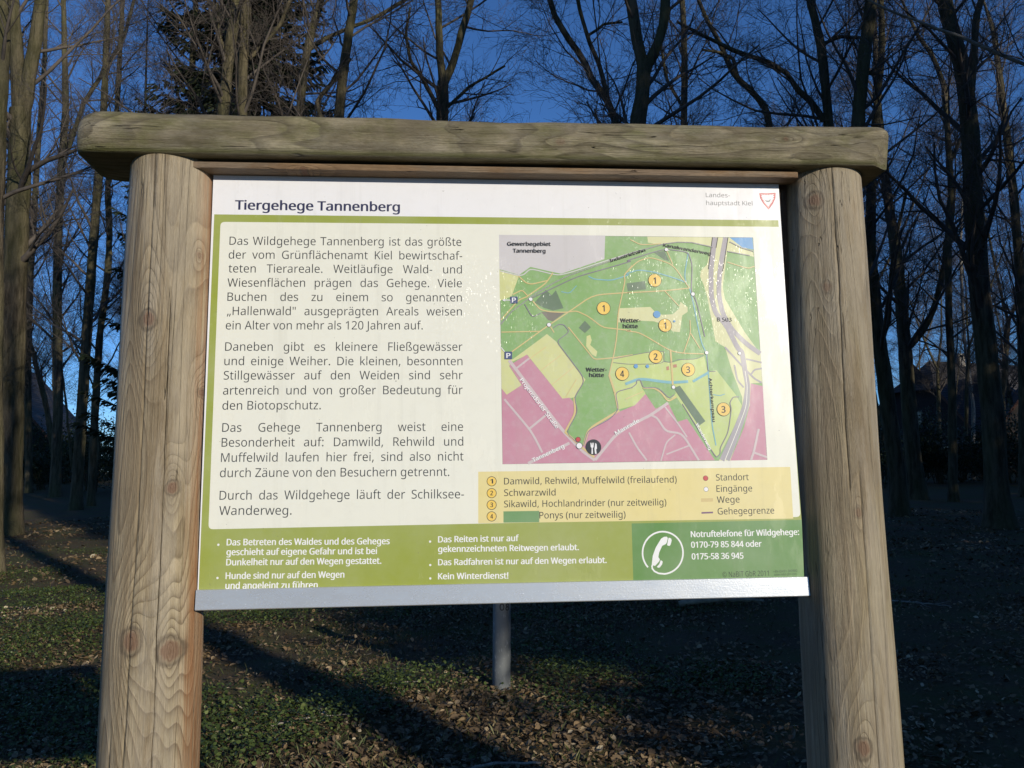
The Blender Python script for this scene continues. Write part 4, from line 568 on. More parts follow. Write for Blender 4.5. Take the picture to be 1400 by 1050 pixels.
TREES = {'A': {'t': [(-10.87,21.0,-0.04,0.361),(-10.87,21.0,1.73,0.31),(-10.92,21.0,4.3,0.304),(-10.94,21.0,6.54,0.288),(-10.94,21.0,9.03,0.273),(-10.99,21.0,10.98,0.256)],'l': [[(-10.98,21.0,10.78,0.208),(-11.17,21.0,12.76,0.162),(-11.35,21.0,14.36,0.154),(-11.57,21.0,16.8,0.126)],[(-10.96,21.0,10.78,0.208),(-10.72,21.0,12.57,0.162),(-10.6,21.0,13.98,0.144),(-10.45,21.0,16.85,0.117)]]},'B': {'t': [(-7.23,13.0,-0.84,0.173),(-7.38,13.0,3.34,0.154),(-7.47,13.0,6.39,0.133),(-7.46,13.0,8.4,0.117),(-7.48,13.0,9.56,0.111),(-7.51,13.0,11.14,0.1)],'l': []},'C': {'t': [(-21.28,45.0,0.73,0.188),(-21.62,45.0,7.17,0.171),(-21.7,45.0,11.81,0.173),(-21.64,45.0,14.97,0.155),(-21.58,45.0,18.97,0.137),(-21.44,45.0,23.04,0.118),(-21.46,45.0,27.18,0.099)],'l': []},'D': {'t': [(-17.85,40.0,1.14,0.252),(-17.88,40.0,5.2,0.204),(-18.1,40.0,9.33,0.206),(-18.19,40.0,12.48,0.19),(-18.18,40.0,15.68,0.174),(-18.07,40.0,18.94,0.158),(-18.26,40.0,22.23,0.124),(-18.47,40.0,25.95,0.107)],'l': [[(-18.19,40.0,15.86,0.105),(-17.24,40.0,19.32,0.106),(-16.11,40.0,21.37,0.089),(-15.47,40.0,22.69,0.089),(-14.99,40.0,24.95,0.072)]]},'E': {'t': [(-13.28,31.0,0.06,0.211),(-13.19,31.0,3.88,0.186),(-13.11,31.0,6.84,0.175),(-13.01,31.0,9.86,0.163),(-12.9,31.0,12.66,0.151),(-12.8,31.0,15.21,0.124),(-12.79,31.0,18.1,0.111),(-12.79,31.0,21.33,0.084)],'l': []},'F': {'t': [(-13.53,33.0,0.09,0.154),(-13.5,33.0,4.02,0.142),(-13.43,33.0,6.88,0.128),(-13.21,33.0,9.2,0.129),(-13.18,33.0,10.96,0.116),(-13.33,33.0,12.74,0.116),(-13.07,33.0,16.06,0.103),(-12.99,33.0,20.68,0.089)],'l': []},'G': {'t': [(-5.19,18.0,-0.24,0.175),(-5.2,18.0,5.25,0.147),(-5.14,18.0,8.97,0.133),(-5.04,18.0,10.53,0.126),(-4.92,18.0,11.77,0.118),(-4.84,18.0,12.66,0.119),(-4.77,18.0,14.65,0.103)],'l': [[(-5.05,18.0,11.15,0.034),(-5.21,18.0,11.67,0.034),(-5.27,18.0,12.02,0.025),(-5.26,18.0,12.38,0.025)]]},'H': {'t': [(-4.69,18.6,-0.23,0.156),(-4.75,18.6,5.36,0.135),(-4.8,18.6,9.56,0.121),(-4.81,18.6,11.18,0.113),(-4.78,18.6,12.46,0.114),(-4.83,18.6,13.93,0.106),(-4.82,18.6,15.43,0.089)],'l': [[(-4.73,18.6,11.36,0.035),(-4.59,18.6,11.48,0.035),(-4.48,18.6,11.63,0.026)],[(-4.76,18.6,11.27,0.052),(-4.34,18.6,11.7,0.044),(-3.92,18.6,12.3,0.044),(-3.67,18.6,13.05,0.044)]]},'I': {'t': [(-3.99,22.0,-0.27,0.145),(-4.02,22.0,6.41,0.129),(-4.03,22.0,11.36,0.122),(-3.94,22.0,12.74,0.112),(-3.75,22.0,13.81,0.113),(-3.5,22.0,14.68,0.103),(-3.15,22.0,16.55,0.094)],'l': [[(-3.89,22.0,13.23,0.061),(-3.45,22.0,13.61,0.062),(-2.88,22.0,13.9,0.052),(-2.13,22.0,14.23,0.052),(-1.17,22.0,14.83,0.052),(-0.38,22.0,15.56,0.042)]]},'J': {'t': [(-2.86,20.0,-0.3,0.16),(-2.81,20.0,6.01,0.137),(-2.72,20.0,10.55,0.131),(-2.62,20.0,11.72,0.122),(-2.48,20.0,12.8,0.113),(-2.35,20.0,13.7,0.104),(-2.22,20.0,15.71,0.086)],'l': [[(-2.86,20.0,9.59,0.065),(-3.29,20.0,10.93,0.056),(-2.88,20.0,11.48,0.056),(-2.42,20.0,12.12,0.038)]]},'K': {'t': [(-0.17,21.0,-0.35,0.188),(-0.13,21.0,6.23,0.164),(-0.08,21.0,11.03,0.158),(-0.06,21.0,12.02,0.158)],'l': [[(-0.06,21.0,11.89,0.119),(-0.15,21.0,12.88,0.099),(-0.19,21.0,14.34,0.09),(-0.2,21.0,16.88,0.081)],[(-0.06,21.0,11.89,0.119),(0.26,21.0,12.69,0.099),(0.47,21.0,13.52,0.1),(0.73,21.0,14.37,0.09),(1.05,21.0,16.94,0.071)],[(-0.18,21.0,11.23,0.059),(-0.57,21.0,12.04,0.059),(-0.92,21.0,12.55,0.049),(-1.06,21.0,13.27,0.04),(-0.96,21.0,14.1,0.03)],[(-0.02,21.0,11.24,0.049),(0.62,21.0,11.87,0.04),(1.62,21.0,12.52,0.03)]]},'L': {'t': [(3.46,15.0,-0.52,0.21),(3.66,15.0,5.02,0.173),(3.83,15.0,8.46,0.155),(3.97,15.0,9.3,0.148),(4.0,15.0,9.78,0.149)],'l': [[(3.98,15.0,9.6,0.119),(3.85,15.0,10.31,0.112),(3.75,15.0,11.08,0.105),(3.61,15.0,12.82,0.09)],[(4.01,15.0,9.63,0.119),(4.27,15.0,10.08,0.104),(4.45,15.0,10.64,0.097),(4.48,15.0,11.19,0.097),(4.46,15.0,13.02,0.083)]]},'M': {'t': [(4.23,18.0,-0.41,0.116),(4.24,18.0,5.64,0.102),(4.12,18.0,9.33,0.095),(3.92,18.0,10.14,0.087),(3.68,18.0,10.49,0.087),(3.44,18.0,10.79,0.087),(3.31,18.0,11.21,0.078),(2.88,18.0,11.83,0.07),(2.57,18.0,12.37,0.061),(2.46,18.0,12.92,0.061),(2.34,18.0,14.4,0.044)],'l': [[(3.86,18.0,10.23,0.061),(3.7,18.0,11.04,0.052),(3.46,18.0,11.63,0.052),(3.28,18.0,12.21,0.044),(3.13,18.0,12.94,0.044)],[(3.38,18.0,11.85,0.035),(3.77,18.0,12.17,0.035),(4.22,18.0,12.24,0.026)]]},'N': {'t': [(9.05,18.0,-0.51,0.152),(9.21,18.0,5.66,0.13),(9.25,18.0,9.44,0.124),(9.22,18.0,10.73,0.107),(9.17,18.0,11.65,0.107),(9.06,18.0,12.3,0.099),(8.89,18.0,13.05,0.09),(8.79,18.0,15.05,0.073)],'l': [[(9.14,18.0,9.89,0.08),(8.82,18.0,10.38,0.071),(8.5,18.0,10.67,0.071),(8.25,18.0,11.07,0.062),(7.84,18.0,11.32,0.062),(6.99,18.0,11.59,0.053),(6.19,18.0,11.97,0.044),(5.57,18.0,12.29,0.035)],[(9.18,18.0,11.84,0.045),(9.67,18.0,12.04,0.045),(10.14,18.0,12.02,0.036)]]},'O': {'t': [(8.71,17.0,-0.56,0.192),(9.11,17.0,5.46,0.165),(9.43,17.0,9.05,0.152),(9.61,17.0,10.46,0.144),(9.79,17.0,11.53,0.145),(9.95,17.0,12.43,0.137),(10.22,17.0,14.63,0.121)],'l': [[(9.69,17.0,10.64,0.051),(9.87,17.0,10.64,0.043),(10.03,17.0,10.63,0.043)]]},'P': {'t': [(12.94,18.0,-0.24,0.343),(12.93,18.0,1.12,0.259),(12.95,18.0,2.85,0.253),(12.86,18.0,4.79,0.237),(12.81,18.0,6.22,0.23),(12.8,18.0,8.04,0.223),(12.85,18.0,9.7,0.207),(12.75,18.0,11.29,0.19),(12.54,18.0,12.28,0.173),(12.38,18.0,13.08,0.173),(12.27,18.0,15.2,0.147)],'l': [[(12.88,18.0,10.44,0.099),(13.05,18.0,11.58,0.091),(13.2,18.0,12.72,0.082),(13.48,18.0,13.5,0.073),(13.71,18.0,15.46,0.056)]]},'Q': {'t': [(17.22,29.0,-0.3,0.347),(17.12,29.0,1.96,0.282),(17.08,29.0,3.58,0.27),(17.05,29.0,5.48,0.244),(17.01,29.0,7.41,0.219),(16.92,29.0,9.36,0.206),(16.77,29.0,10.76,0.179),(16.64,29.0,12.46,0.152),(16.5,29.0,15.34,0.126),(16.54,29.0,18.26,0.099)],'l': [[(17.12,29.0,5.81,0.136),(17.79,29.0,6.53,0.123),(18.23,29.0,7.28,0.11),(18.51,29.0,8.11,0.11),(18.78,29.0,9.1,0.097),(19.01,29.0,10.51,0.097),(19.25,29.0,12.51,0.084),(19.15,29.0,15.69,0.07)]]},'R': {'t': [(12.69,22.0,-0.47,0.266),(12.67,22.0,1.47,0.227),(12.53,22.0,3.13,0.218),(12.38,22.0,4.8,0.199),(12.28,22.0,6.08,0.189),(12.23,22.0,7.57,0.158),(12.31,22.0,9.09,0.138),(12.56,22.0,11.29,0.118),(12.93,22.0,13.99,0.098)],'l': [[(12.42,22.0,5.02,0.073),(12.65,22.0,5.65,0.073),(12.79,22.0,6.72,0.063),(12.92,22.0,7.8,0.053),(13.44,22.0,9.54,0.043)]]},'S': {'t': [(29.56,45.0,0.32,0.123),(29.89,45.0,4.6,0.093),(29.78,45.0,6.26,0.093),(29.62,45.0,7.94,0.083),(29.61,45.0,10.47,0.084),(29.7,45.0,13.89,0.074),(30.03,45.0,16.93,0.064)],'l': []},'T': {'t': [(21.38,29.0,-0.36,0.243),(21.64,29.0,5.2,0.178),(21.76,29.0,9.4,0.167),(21.7,29.0,12.26,0.154),(21.55,29.0,15.16,0.127),(21.39,29.0,18.12,0.1)],'l': []},'U': {'t': [(8.65,22.0,-0.6,0.141),(9.23,22.0,8.62,0.115),(9.39,22.0,11.45,0.106),(9.28,22.0,11.99,0.096),(8.9,22.0,12.43,0.085),(8.48,22.0,12.79,0.085),(8.21,22.0,13.29,0.075),(8.02,22.0,13.84,0.064),(7.67,22.0,14.5,0.064),(7.4,22.0,15.17,0.054)],'l': [[(8.52,22.0,12.75,0.053),(8.37,22.0,13.41,0.053),(8.01,22.0,13.58,0.043),(7.46,22.0,13.65,0.032)]]},'V': {'t': [(8.49,9.0,-0.88,0.157),(8.66,9.0,2.84,0.143),(8.77,9.0,5.8,0.128),(9.04,9.0,10.01,0.112)],'l': [[(8.85,9.0,6.47,0.035),(8.2,9.0,6.76,0.027),(7.69,9.0,6.92,0.025),(7.39,9.0,7.04,0.025),(7.07,9.0,7.17,0.023),(6.79,9.0,7.3,0.021),(6.52,9.0,7.37,0.02),(6.19,9.0,7.5,0.018),(5.91,9.0,7.59,0.016),(5.64,9.0,7.71,0.015),(5.35,9.0,7.89,0.012)]]},'W': {'t': [(-8.0,26.0,-0.53,0.157),(-7.98,26.0,7.21,0.127),(-8.02,26.0,12.94,0.118),(-8.12,26.0,14.16,0.106),(-8.13,26.0,15.4,0.095),(-8.07,26.0,16.89,0.083)],'l': [[(-8.07,26.0,13.19,0.059),(-8.3,26.0,13.79,0.047),(-8.77,26.0,14.39,0.047)]]},'X': {'t': [(7.15,24.0,-0.85,0.141),(7.33,24.0,6.88,0.112),(7.45,24.0,12.34,0.103),(7.52,24.0,13.89,0.103),(7.54,24.0,15.33,0.092),(7.48,24.0,17.28,0.081)],'l': [[(7.48,24.0,12.7,0.057),(6.95,24.0,13.63,0.046),(6.77,24.0,14.83,0.046)]]},'Y': {'t': [(17.95,28.0,-0.13,0.169),(18.17,28.0,4.56,0.132),(18.22,28.0,7.23,0.119),(18.35,28.0,9.67,0.12),(18.6,28.0,11.04,0.108),(18.59,28.0,12.71,0.108),(18.6,28.0,15.52,0.095),(18.19,28.0,16.78,0.082),(17.66,28.0,17.48,0.068)],'l': [[(18.58,28.0,12.57,0.081),(19.23,28.0,13.84,0.068),(19.63,28.0,14.69,0.055)]]}}
# ------------------------------------------------------------------ ground
def terrain(x, y):
    x = np.asarray(x, float); y = np.asarray(y, float)
    r = np.hypot(x, y + 1.5)
    rise = np.clip((r - 20) * .0185, 0, 1.25)
    near = np.clip((r - 2) / 4, 0, 1)
    return rise + near * (.030 * np.sin(x * 1.7 + .4 * y) * np.cos(y * 1.3 + .6) + .018 * np.sin(x * 3.9 - y * 2.3 + 1))
def th(x, y): return float(terrain(x, y))

gw = NT("forest_floor_soil")
n1 = gw.noise(gw.coord(), 1.3, 5, 0.65); n2 = gw.noise(gw.coord(), 38, 5, 0.7); n3 = gw.noise(gw.coord(), 9, 4, 0.6)
gc = gw.mix(gw.ramp(n2, [(0.30, 0.0), (0.70, 1.0)]), (0.045, 0.035, 0.022), (0.135, 0.098, 0.058))
gc = gw.mix(gw.ramp(n1, [(0.42, 0.0), (0.62, 0.75)]), gc, (0.075, 0.088, 0.028))
gc = gw.mix(gw.math('MULTIPLY', gw.ramp(n3, [(0.5, 0.0), (0.7, 1.0)]), 0.5), gc, (0.085, 0.062, 0.036))
ground_mat = gw.out(gc, 0.95, gw.bump(n2, 0.9, 0.03), Specular_IOR_Level=0.15)
rad = np.concatenate([[0], np.geomspace(.8, 30, 95), np.geomspace(32, 1500, 45)])
na = 220; ang = np.linspace(0, 2 * np.pi, na + 1)[:-1]
GX = rad[:, None] * np.cos(ang); GY = rad[:, None] * np.sin(ang) - 1.5
GV = np.stack([GX, GY, terrain(GX, GY)], -1).reshape(-1, 3)
i = np.arange(len(rad) - 1)[:, None] * na; j = np.arange(na)[None, :]
GF = np.stack([i + j, i + na + j, i + na + (j + 1) % na, i + (j + 1) % na], -1).reshape(-1, 4)
tag(link("ground", np_mesh("ground", GV, [GF], [ground_mat])), kind="structure")

def leaf_mat(name, stops, rough=0.6, trans=0.0):
    w = NT(name)
    at = w.n("ShaderNodeAttribute", attribute_name="tint")
    sp = w.n("ShaderNodeSeparateColor"); w.L(at.outputs["Color"], sp.inputs[0])
    c = w.ramp(sp.outputs[0], stops)
    return w.out(c, rough, None, Specular_IOR_Level=0.3)
litter_mat = leaf_mat("dead_leaf", [(0.0, (0.060, 0.041, 0.024)), (0.35, (0.13, 0.088, 0.046)), (0.6, (0.21, 0.14, 0.070)), (0.8, (0.30, 0.225, 0.13)), (1.0, (0.48, 0.40, 0.26))], 0.65)
herb_mat = leaf_mat("herb_leaf", [(0.0, (0.026, 0.040, 0.010)), (0.5, (0.060, 0.088, 0.020)), (0.85, (0.110, 0.140, 0.036)), (1.0, (0.17, 0.19, 0.07))], 0.5)
grass_mat = leaf_mat("grass_blade", [(0.0, (0.035, 0.052, 0.014)), (0.7, (0.085, 0.10, 0.032)), (1.0, (0.20, 0.18, 0.085))], 0.6)

RG = np.random.default_rng(11)
def fan_points(n, r0, r1, a0=-38, a1=46, pw=1.0):
    """points in the wedge of ground before the viewer, denser near"""
    a = np.radians(RG.uniform(a0, a1, n)); r = r0 + (r1 - r0) * RG.random(n) ** pw
    return r * np.sin(a) - .11, r * np.cos(a) - 1.53
def vnoise(x, y, s, seed):
    rr = np.random.default_rng(seed); t = 0
    for k in range(6):
        a = rr.uniform(0, 6.28); f_ = s * rr.uniform(.6, 1.7)
        t = t + np.sin((x * np.cos(a) + y * np.sin(a)) * f_ + rr.uniform(0, 6.28))
    return t / 6 ** .5
def rot_basis(n, tilt):
    """random yaw, random tilt about a random axis: three unit vectors per leaf"""
    yaw = RG.uniform(0, 2 * np.pi, n); tl = RG.normal(0, tilt, n); rl = RG.normal(0, tilt, n)
    ux = np.stack([np.cos(yaw) * np.cos(tl), np.sin(yaw) * np.cos(tl), np.sin(tl)], 1)
    side = np.stack([-np.sin(yaw), np.cos(yaw), np.zeros(n)], 1)
    up = np.cross(ux, side)
    vy = side * np.cos(rl)[:, None] + up * np.sin(rl)[:, None]
    return ux, vy, np.cross(ux, vy)
def leaves(x, y, z, L, Wd, tilt, curl, tint):
    n = len(x); c = np.stack([x, y, z], 1); u, v, w_ = rot_basis(n, tilt)
    tmpl = [(-.5, 0, 0), (-.22, .42, .5), (.15, .40, .55), (.5, 0, .15), (.15, -.40, .55), (-.22, -.42, .5), (-.05, 0, 0)]
    V = np.zeros((n, 7, 3))
    cu = RG.uniform(-.4, 1, n) * curl
    for k, (a, b, h) in enumerate(tmpl):
        V[:, k] = c + u * (a * L)[:, None] + v * (b * Wd)[:, None] + w_ * (h * cu * Wd)[:, None]
    b0 = np.arange(n)[:, None] * 7
    F4 = np.concatenate([b0 + np.array([[0, 6, 2, 1]]), b0 + np.array([[0, 5, 4, 6]])]); F3 = np.concatenate([b0 + np.array([[6, 3, 2]]), b0 + np.array([[6, 4, 3]])])
    col = np.repeat(np.stack([tint, tint, tint, np.ones(n)], 1), 7, axis=0)
    return V.reshape(-1, 3), F4, F3, col
# fallen leaves
parts = [fan_points(105000, 4.2, 12), fan_points(56000, 9, 30), fan_points(13000, 2.5, 4.5)]
x = np.concatenate([p_[0] for p_ in parts]); y = np.concatenate([p_[1] for p_ in parts])
kp = RG.random(len(x)) < np.clip(.55 + .45 * vnoise(x, y, 1.1, 8) + .3 * vnoise(x, y, 3.7, 9), .10, 1)
x, y = x[kp], y[kp]
L = .014 + .075 * RG.beta(1.1, 3.6, len(x)); L *= np.clip(np.hypot(x, y) / 9, 1, 2.0)
tint = np.clip(RG.beta(1.7, 2.4, len(x)) + .10 * vnoise(x, y, 1.2, 4), 0, 1)
V, F4, F3, cl = leaves(x, y, terrain(x, y) + RG.uniform(.004, .028, len(x)), L, L * RG.uniform(.5, .8, len(x)), .42, .5, tint)
tag(link("leaf_litter", np_mesh("leaf_litter", V, [F4, F3], [litter_mat], smooth=False, col=cl)), "brown fallen leaves strewn over the forest floor", "leaf litter", kind="stuff")
# low green herbs in patches
x, y = fan_points(64000, 3.6, 20, pw=1.1)
dens = vnoise(x, y, 1.5, 21) + .6 * vnoise(x, y, 4.0, 22)
hot = np.zeros(len(x))
for (hx, hy, hr) in ((-1.55, 3.9, .75), (-2.4, 4.7, .6), (-.3, 5.15, .45), (-4.3, 7.5, 1.4), (-1.7, 8.3, 1.0), (-.9, 4.2, .4), (-5.0, 9.5, 1.2), (.9, 5.3, .3)): hot = np.maximum(hot, 1.7 * np.exp(-((x - hx) ** 2 + (y - hy) ** 2) / hr ** 2))
keep = dens + hot * 1.15 + RG.normal(0, .35, len(x)) - .75 * (x > 1.6) + .12 * (x < -.5) > .80
x, y, hot = x[keep], y[keep], hot[keep]
k = 6; x = np.repeat(x, k) + RG.normal(0, .045, len(x) * k); y = np.repeat(y, k) + RG.normal(0, .045, len(y) * k); hh = np.repeat(hot, k)
z = terrain(x, y) + RG.uniform(.015, .06, len(x)) + .07 * np.clip(hh, 0, 1.2) * RG.random(len(x))
L = RG.uniform(.011, .034, len(x))
V, F4, F3, cl = leaves(x, y, z, L, L * RG.uniform(.6, .95, len(x)), .45, .35, np.clip(RG.beta(2, 2.4, len(x)), 0, 1))
tag(link("ground_cover", np_mesh("ground_cover", V, [F4, F3], [herb_mat], smooth=False, col=cl)), "low leafy green herbs growing in patches among the fallen leaves", "ground cover", kind="stuff")
# sparse grass
x, y = fan_points(80000, 3.4, 26, pw=1.1)
keep = vnoise(x, y, .9, 31) + RG.normal(0, .5, len(x)) > .25
x, y = x[keep], y[keep]; n = len(x); h = RG.uniform(.02, .08, n); a = RG.uniform(0, 6.28, n); b = RG.uniform(0, 6.28, n); z0 = terrain(x, y)
wd = RG.uniform(.0011, .0026, n); ln = RG.uniform(.1, .8, n) * h
V = np.stack([np.stack([x - wd * np.cos(a), y - wd * np.sin(a), z0], 1), np.stack([x + wd * np.cos(a), y + wd * np.sin(a), z0], 1), np.stack([x + ln * .4 * np.cos(b) + wd * .7 * np.cos(a), y + ln * .4 * np.sin(b) + wd * .7 * np.sin(a), z0 + h * .6], 1), np.stack([x + ln * np.cos(b), y + ln * np.sin(b), z0 + h], 1)], 1).reshape(-1, 3)
b0 = np.arange(n)[:, None] * 4
tn = np.repeat(RG.random(n), 4)
tag(link("grass", np_mesh("grass", V, [b0 + np.array([[0, 1, 2]]), b0 + np.array([[0, 2, 3]])], [grass_mat], col=np.stack([tn, tn, tn, np.ones(len(tn))], 1))), "thin grass blades scattered between the fallen leaves", "grass", kind="stuff")

# ------------------------------------------------------------------ trees
bk = NT("bark")
bv = bk.noise(bk.coord((9, 9, 1.4)), 1.0, 5, 0.65); bb = bk.noise(bk.coord((.7, .7, .25)), 1.0, 3, 0.6); bg = bk.noise(bk.coord((30, 30, 12)), 1.0, 4, 0.6)
bc = bk.mix(bk.ramp(bv, [(0.38, 0.0), (0.62, 1.0)]), (0.036, 0.028, 0.018), (0.140, 0.112, 0.074))
bc = bk.mix(bk.math('MULTIPLY', bk.ramp(bb, [(0.38, 0.0), (0.62, 1.0)]), 0.6), bc, (0.098, 0.098, 0.036))
bc = bk.mix(bk.math('MULTIPLY', bk.ramp(bg, [(0.55, 0.0), (0.75, 1.0)]), 0.35), bc, (0.14, 0.125, 0.095))
bark_mat = bk.out(bc, 0.9, bk.bump(bk.math('ADD', bv, bk.math('MULTIPLY', bg, .5)), 1.0, 0.05), Specular_IOR_Level=0.2)
twig_mat = simple_mat("twig_bark", (0.088, 0.072, 0.058), 0.85, 3, 0.35, 0.0)
pale_bark = simple_mat("pale_bark", (0.27, 0.245, 0.20), 0.85, 14, 0.4, 0.4, 0.02)

def unit(v): return v / np.maximum(np.linalg.norm(v, axis=-1, keepdims=True), 1e-9)
def resample(pl_, m):
    pl_ = np.asarray(pl_, float); L_ = np.concatenate([[0], np.cumsum(np.linalg.norm(np.diff(pl_[:, :3], axis=0), axis=1))])
    t = np.linspace(0, L_[-1], m); o = np.stack([np.interp(t, L_, pl_[:, i]) for i in range(4)], 1)
    return o
def smooth_line(pl_, m):
    o = resample(pl_, m * 3)
    for _ in range(4): o[1:-1] = .25 * o[:-2] + .5 * o[1:-1] + .25 * o[2:]
    return resample(o, m)
def grow(P, R_, k, t0, t1, a0, a1, l0, l1, m, ratio, up, wob, rng, tip=.3, rmin=.004):
    N, n = P.shape[:2]
    t = (t0 + (t1 - t0) * (np.arange(k)[None, :] + rng.random((N, k))) / k)
    fi = t * (n - 1); i0 = np.minimum(fi.astype(int), n - 2); fr = (fi - i0)[..., None]
    ar = np.arange(N)[:, None]
    pos = P[ar, i0] * (1 - fr) + P[ar, i0 + 1] * fr
    tan = unit(P[ar, i0 + 1] - P[ar, i0])
    rp = R_[ar, i0] * (1 - fr[..., 0]) + R_[ar, i0 + 1] * fr[..., 0]
    rnd = unit(rng.normal(size=(N, k, 3))); side = unit(np.cross(tan, rnd))
    a = np.radians(rng.uniform(a0, a1, (N, k)))[..., None]
    d = unit(tan * np.cos(a) + side * np.sin(a))
    ln = rng.uniform(l0, l1, (N, k)) * (1.0 - .45 * t)
    r0 = np.maximum(rp * rng.uniform(ratio * .75, ratio, (N, k)), rmin)
    pts = [pos]; step = (ln / (m - 1))[..., None]; cur = pos; dd = d
    for s in range(m - 1):
        dd = unit(dd + rng.normal(0, wob, (N, k, 3)) + np.array([0, 0, up]))
        cur = cur + dd * step; pts.append(cur)
    Pc = np.stack(pts, 2).reshape(N * k, m, 3)
    Rc = (r0[..., None] * np.linspace(1, tip, m)).reshape(N * k, m)
    return Pc, np.maximum(Rc, rmin * .6)
def tubes(P, R_, sides, rng):
    N, m = P.shape[:2]
    T_ = unit(np.gradient(P, axis=1)); ref = np.repeat(unit(rng.normal(size=(N, 1, 3))), m, 1)
    u = unit(np.cross(T_, ref)); v = np.cross(T_, u)
    an = np.linspace(0, 2 * np.pi, sides + 1)[:-1]
    V = P[:, :, None] + R_[:, :, None, None] * (u[:, :, None] * np.cos(an)[None, None, :, None] + v[:, :, None] * np.sin(an)[None, None, :, None])
    b = (np.arange(N) * m * sides)[:, None, None]; i = (np.arange(m - 1) * sides)[None, :, None]; j = np.arange(sides)[None, None, :]; j2 = (j + 1) % sides
    F = np.stack([b + i + j, b + i + j2, b + i + sides + j2, b + i + sides + j], -1).reshape(-1, 4)
    return V.reshape(-1, 3), F
class Tube:
    def __init__(s, rng): s.V = []; s.F = []; s.n = 0; s.rng = rng
    def add(s, P, R_, sides):
        V, F = tubes(P, R_, sides, s.rng); s.V.append(V); s.F.append(F + s.n); s.n += len(V)
    def mesh(s, name, mat): return np_mesh(name, np.concatenate(s.V), [np.concatenate(s.F)], [mat])
def flare(pl_):
    """a root flare at the foot of a trunk"""
    o = pl_.copy(); h = o[:, 2] - o[0, 2]; o[:, 3] *= 1 + .55 * np.exp(-h / .35); return o
def bark_lumps(V, amp, rng):
    ph = rng.uniform(0, 6.28, 4)
    s = np.sin(V[:, 2] * 3.1 + ph[0] + V[:, 0] * 9) * np.cos(V[:, 1] * 11 + ph[1]) + .6 * np.sin(V[:, 2] * 7.7 + V[:, 1] * 15 + ph[2])
    V[:, 0] += amp * s; V[:, 1] += amp * .7 * np.roll(s, 3); return V
def crown_from(P, R_, tb_, rng, dens=1.0, size=1.0):
    """twigs of three orders on given branches P (N,m,3)"""
    P2, R2 = grow(P, R_, max(2, int(7 * dens)), .18, .98, 28, 62, 1.0 * size, 2.4 * size, 5, .5, .05, .16, rng, .35, .006)
    P3_, R3 = grow(P2, R2, max(2, int(6 * dens)), .15, 1.0, 25, 60, .45 * size, 1.15 * size, 4, .55, .03, .18, rng, .4, .0045)
    P4, R4 = grow(P3_, R3, max(2, int(5 * dens)), .15, 1.0, 22, 60, .18 * size, .55 * size, 3, .6, .02, .2, rng, .5, .0036)
    tb_.add(P2, R2, 4); tb_.add(P3_, R3, 3); tb_.add(P4, R4, 3)
def bare_tree(name, trunk, limbs, seed, h0=5.0, n1=22, top=20.0, dens=1.0, mats=None, len1=(2.2, 5.0), loc=None):
    """trunk/limbs: polylines (x,y,z,r) in world metres; the thing's Empty stands at its foot"""
    rng = np.random.default_rng(seed)
    tr_ = np.array(trunk, float); fx, fy = tr_[0, 0], tr_[0, 1]; gz = th(fx, fy)
    tr_[0, 2] = gz - .25
    def extend(pl_):
        e = pl_[-1]; d = pl_[-1, :3] - pl_[-2, :3]; d = d / np.linalg.norm(d); d = unit(d * np.array([.5, .5, 1]))
        out = [pl_]
        need = top + gz - e[2]
        if need > 1.5:
            k = max(2, int(need / 1.6)); cur = e[:3].copy(); dd = d
            for q in range(k):
                dd = unit(dd + rng.normal(0, .09, 3) + np.array([0, 0, .05])); cur = cur + dd * (need / k)
                out.append(np.array([[cur[0], cur[1], cur[2], max(.02, e[3] * (1 - .85 * (q + 1) / k))]]))
        return np.concatenate(out)
    lead = [extend(np.array(l, float)) if l[-1][2] > 7 and l[0][3] > .5 * tr_[-1, 3] and l[-1][2] >= tr_[-1, 2] - 2 else np.array(l, float) for l in limbs]
    has_fork = any(l[0][3] > .6 * tr_[-1, 3] and abs(l[0][2] - tr_[-1, 2]) < 1.0 for l in map(np.array, limbs))
    if not has_fork: tr_ = extend(tr_)
    o = np.array([fx, fy, gz]); o4 = np.array([fx, fy, gz, 0])
    root = empty(name, tuple(o)) if loc is None else empty(name, loc)
    mats = mats or (bark_mat, twig_mat)
    main = [flare(smooth_line(tr_ - o4, 60))]
    big = Tube(rng)
    for q in main: big.add(q[None, :, :3], q[None, :, 3], 14)
    sm = []
    for l in lead:
        q = smooth_line(l - o4, 34)
        big.add(q[None, :, :3], q[None, :, 3], 9); sm.append(q)
    V = bark_lumps(np.concatenate(big.V), .012, rng)
    link("trunk", np_mesh("trunk", V, [np.concatenate(big.F)], [mats[0]]), root)
    tb_ = Tube(rng)
    def rise(q):
        f_ = np.clip((h0 - q[:, 2]) / max(q[-1, 2] - q[0, 2], .1), 0.05, .9)
        return float(f_[0])
    for q in main + sm:
        L_ = np.linalg.norm(np.diff(q[:, :3], axis=0), axis=1).sum()
        if q[-1, 2] - q[0, 2] > 4:                                      # upright leader: side branches of the first order
            kk = max(3, int(n1 * L_ / 18))
            P1, R1 = grow(q[None, :, :3], q[None, :, 3], kk, rise(q), .99, 32, 68, len1[0], len1[1], 7, .36, .07, .10, rng, .28, .010)
            tb_.add(P1, R1, 6); crown_from(P1, R1, tb_, rng, dens)
        else:
            qq = resample(q, 8); crown_from(qq[None, :, :3], qq[None, :, 3], tb_, rng, dens * 1.1, .8)
    link("crown", tb_.mesh("crown", mats[1]), root)
    return root

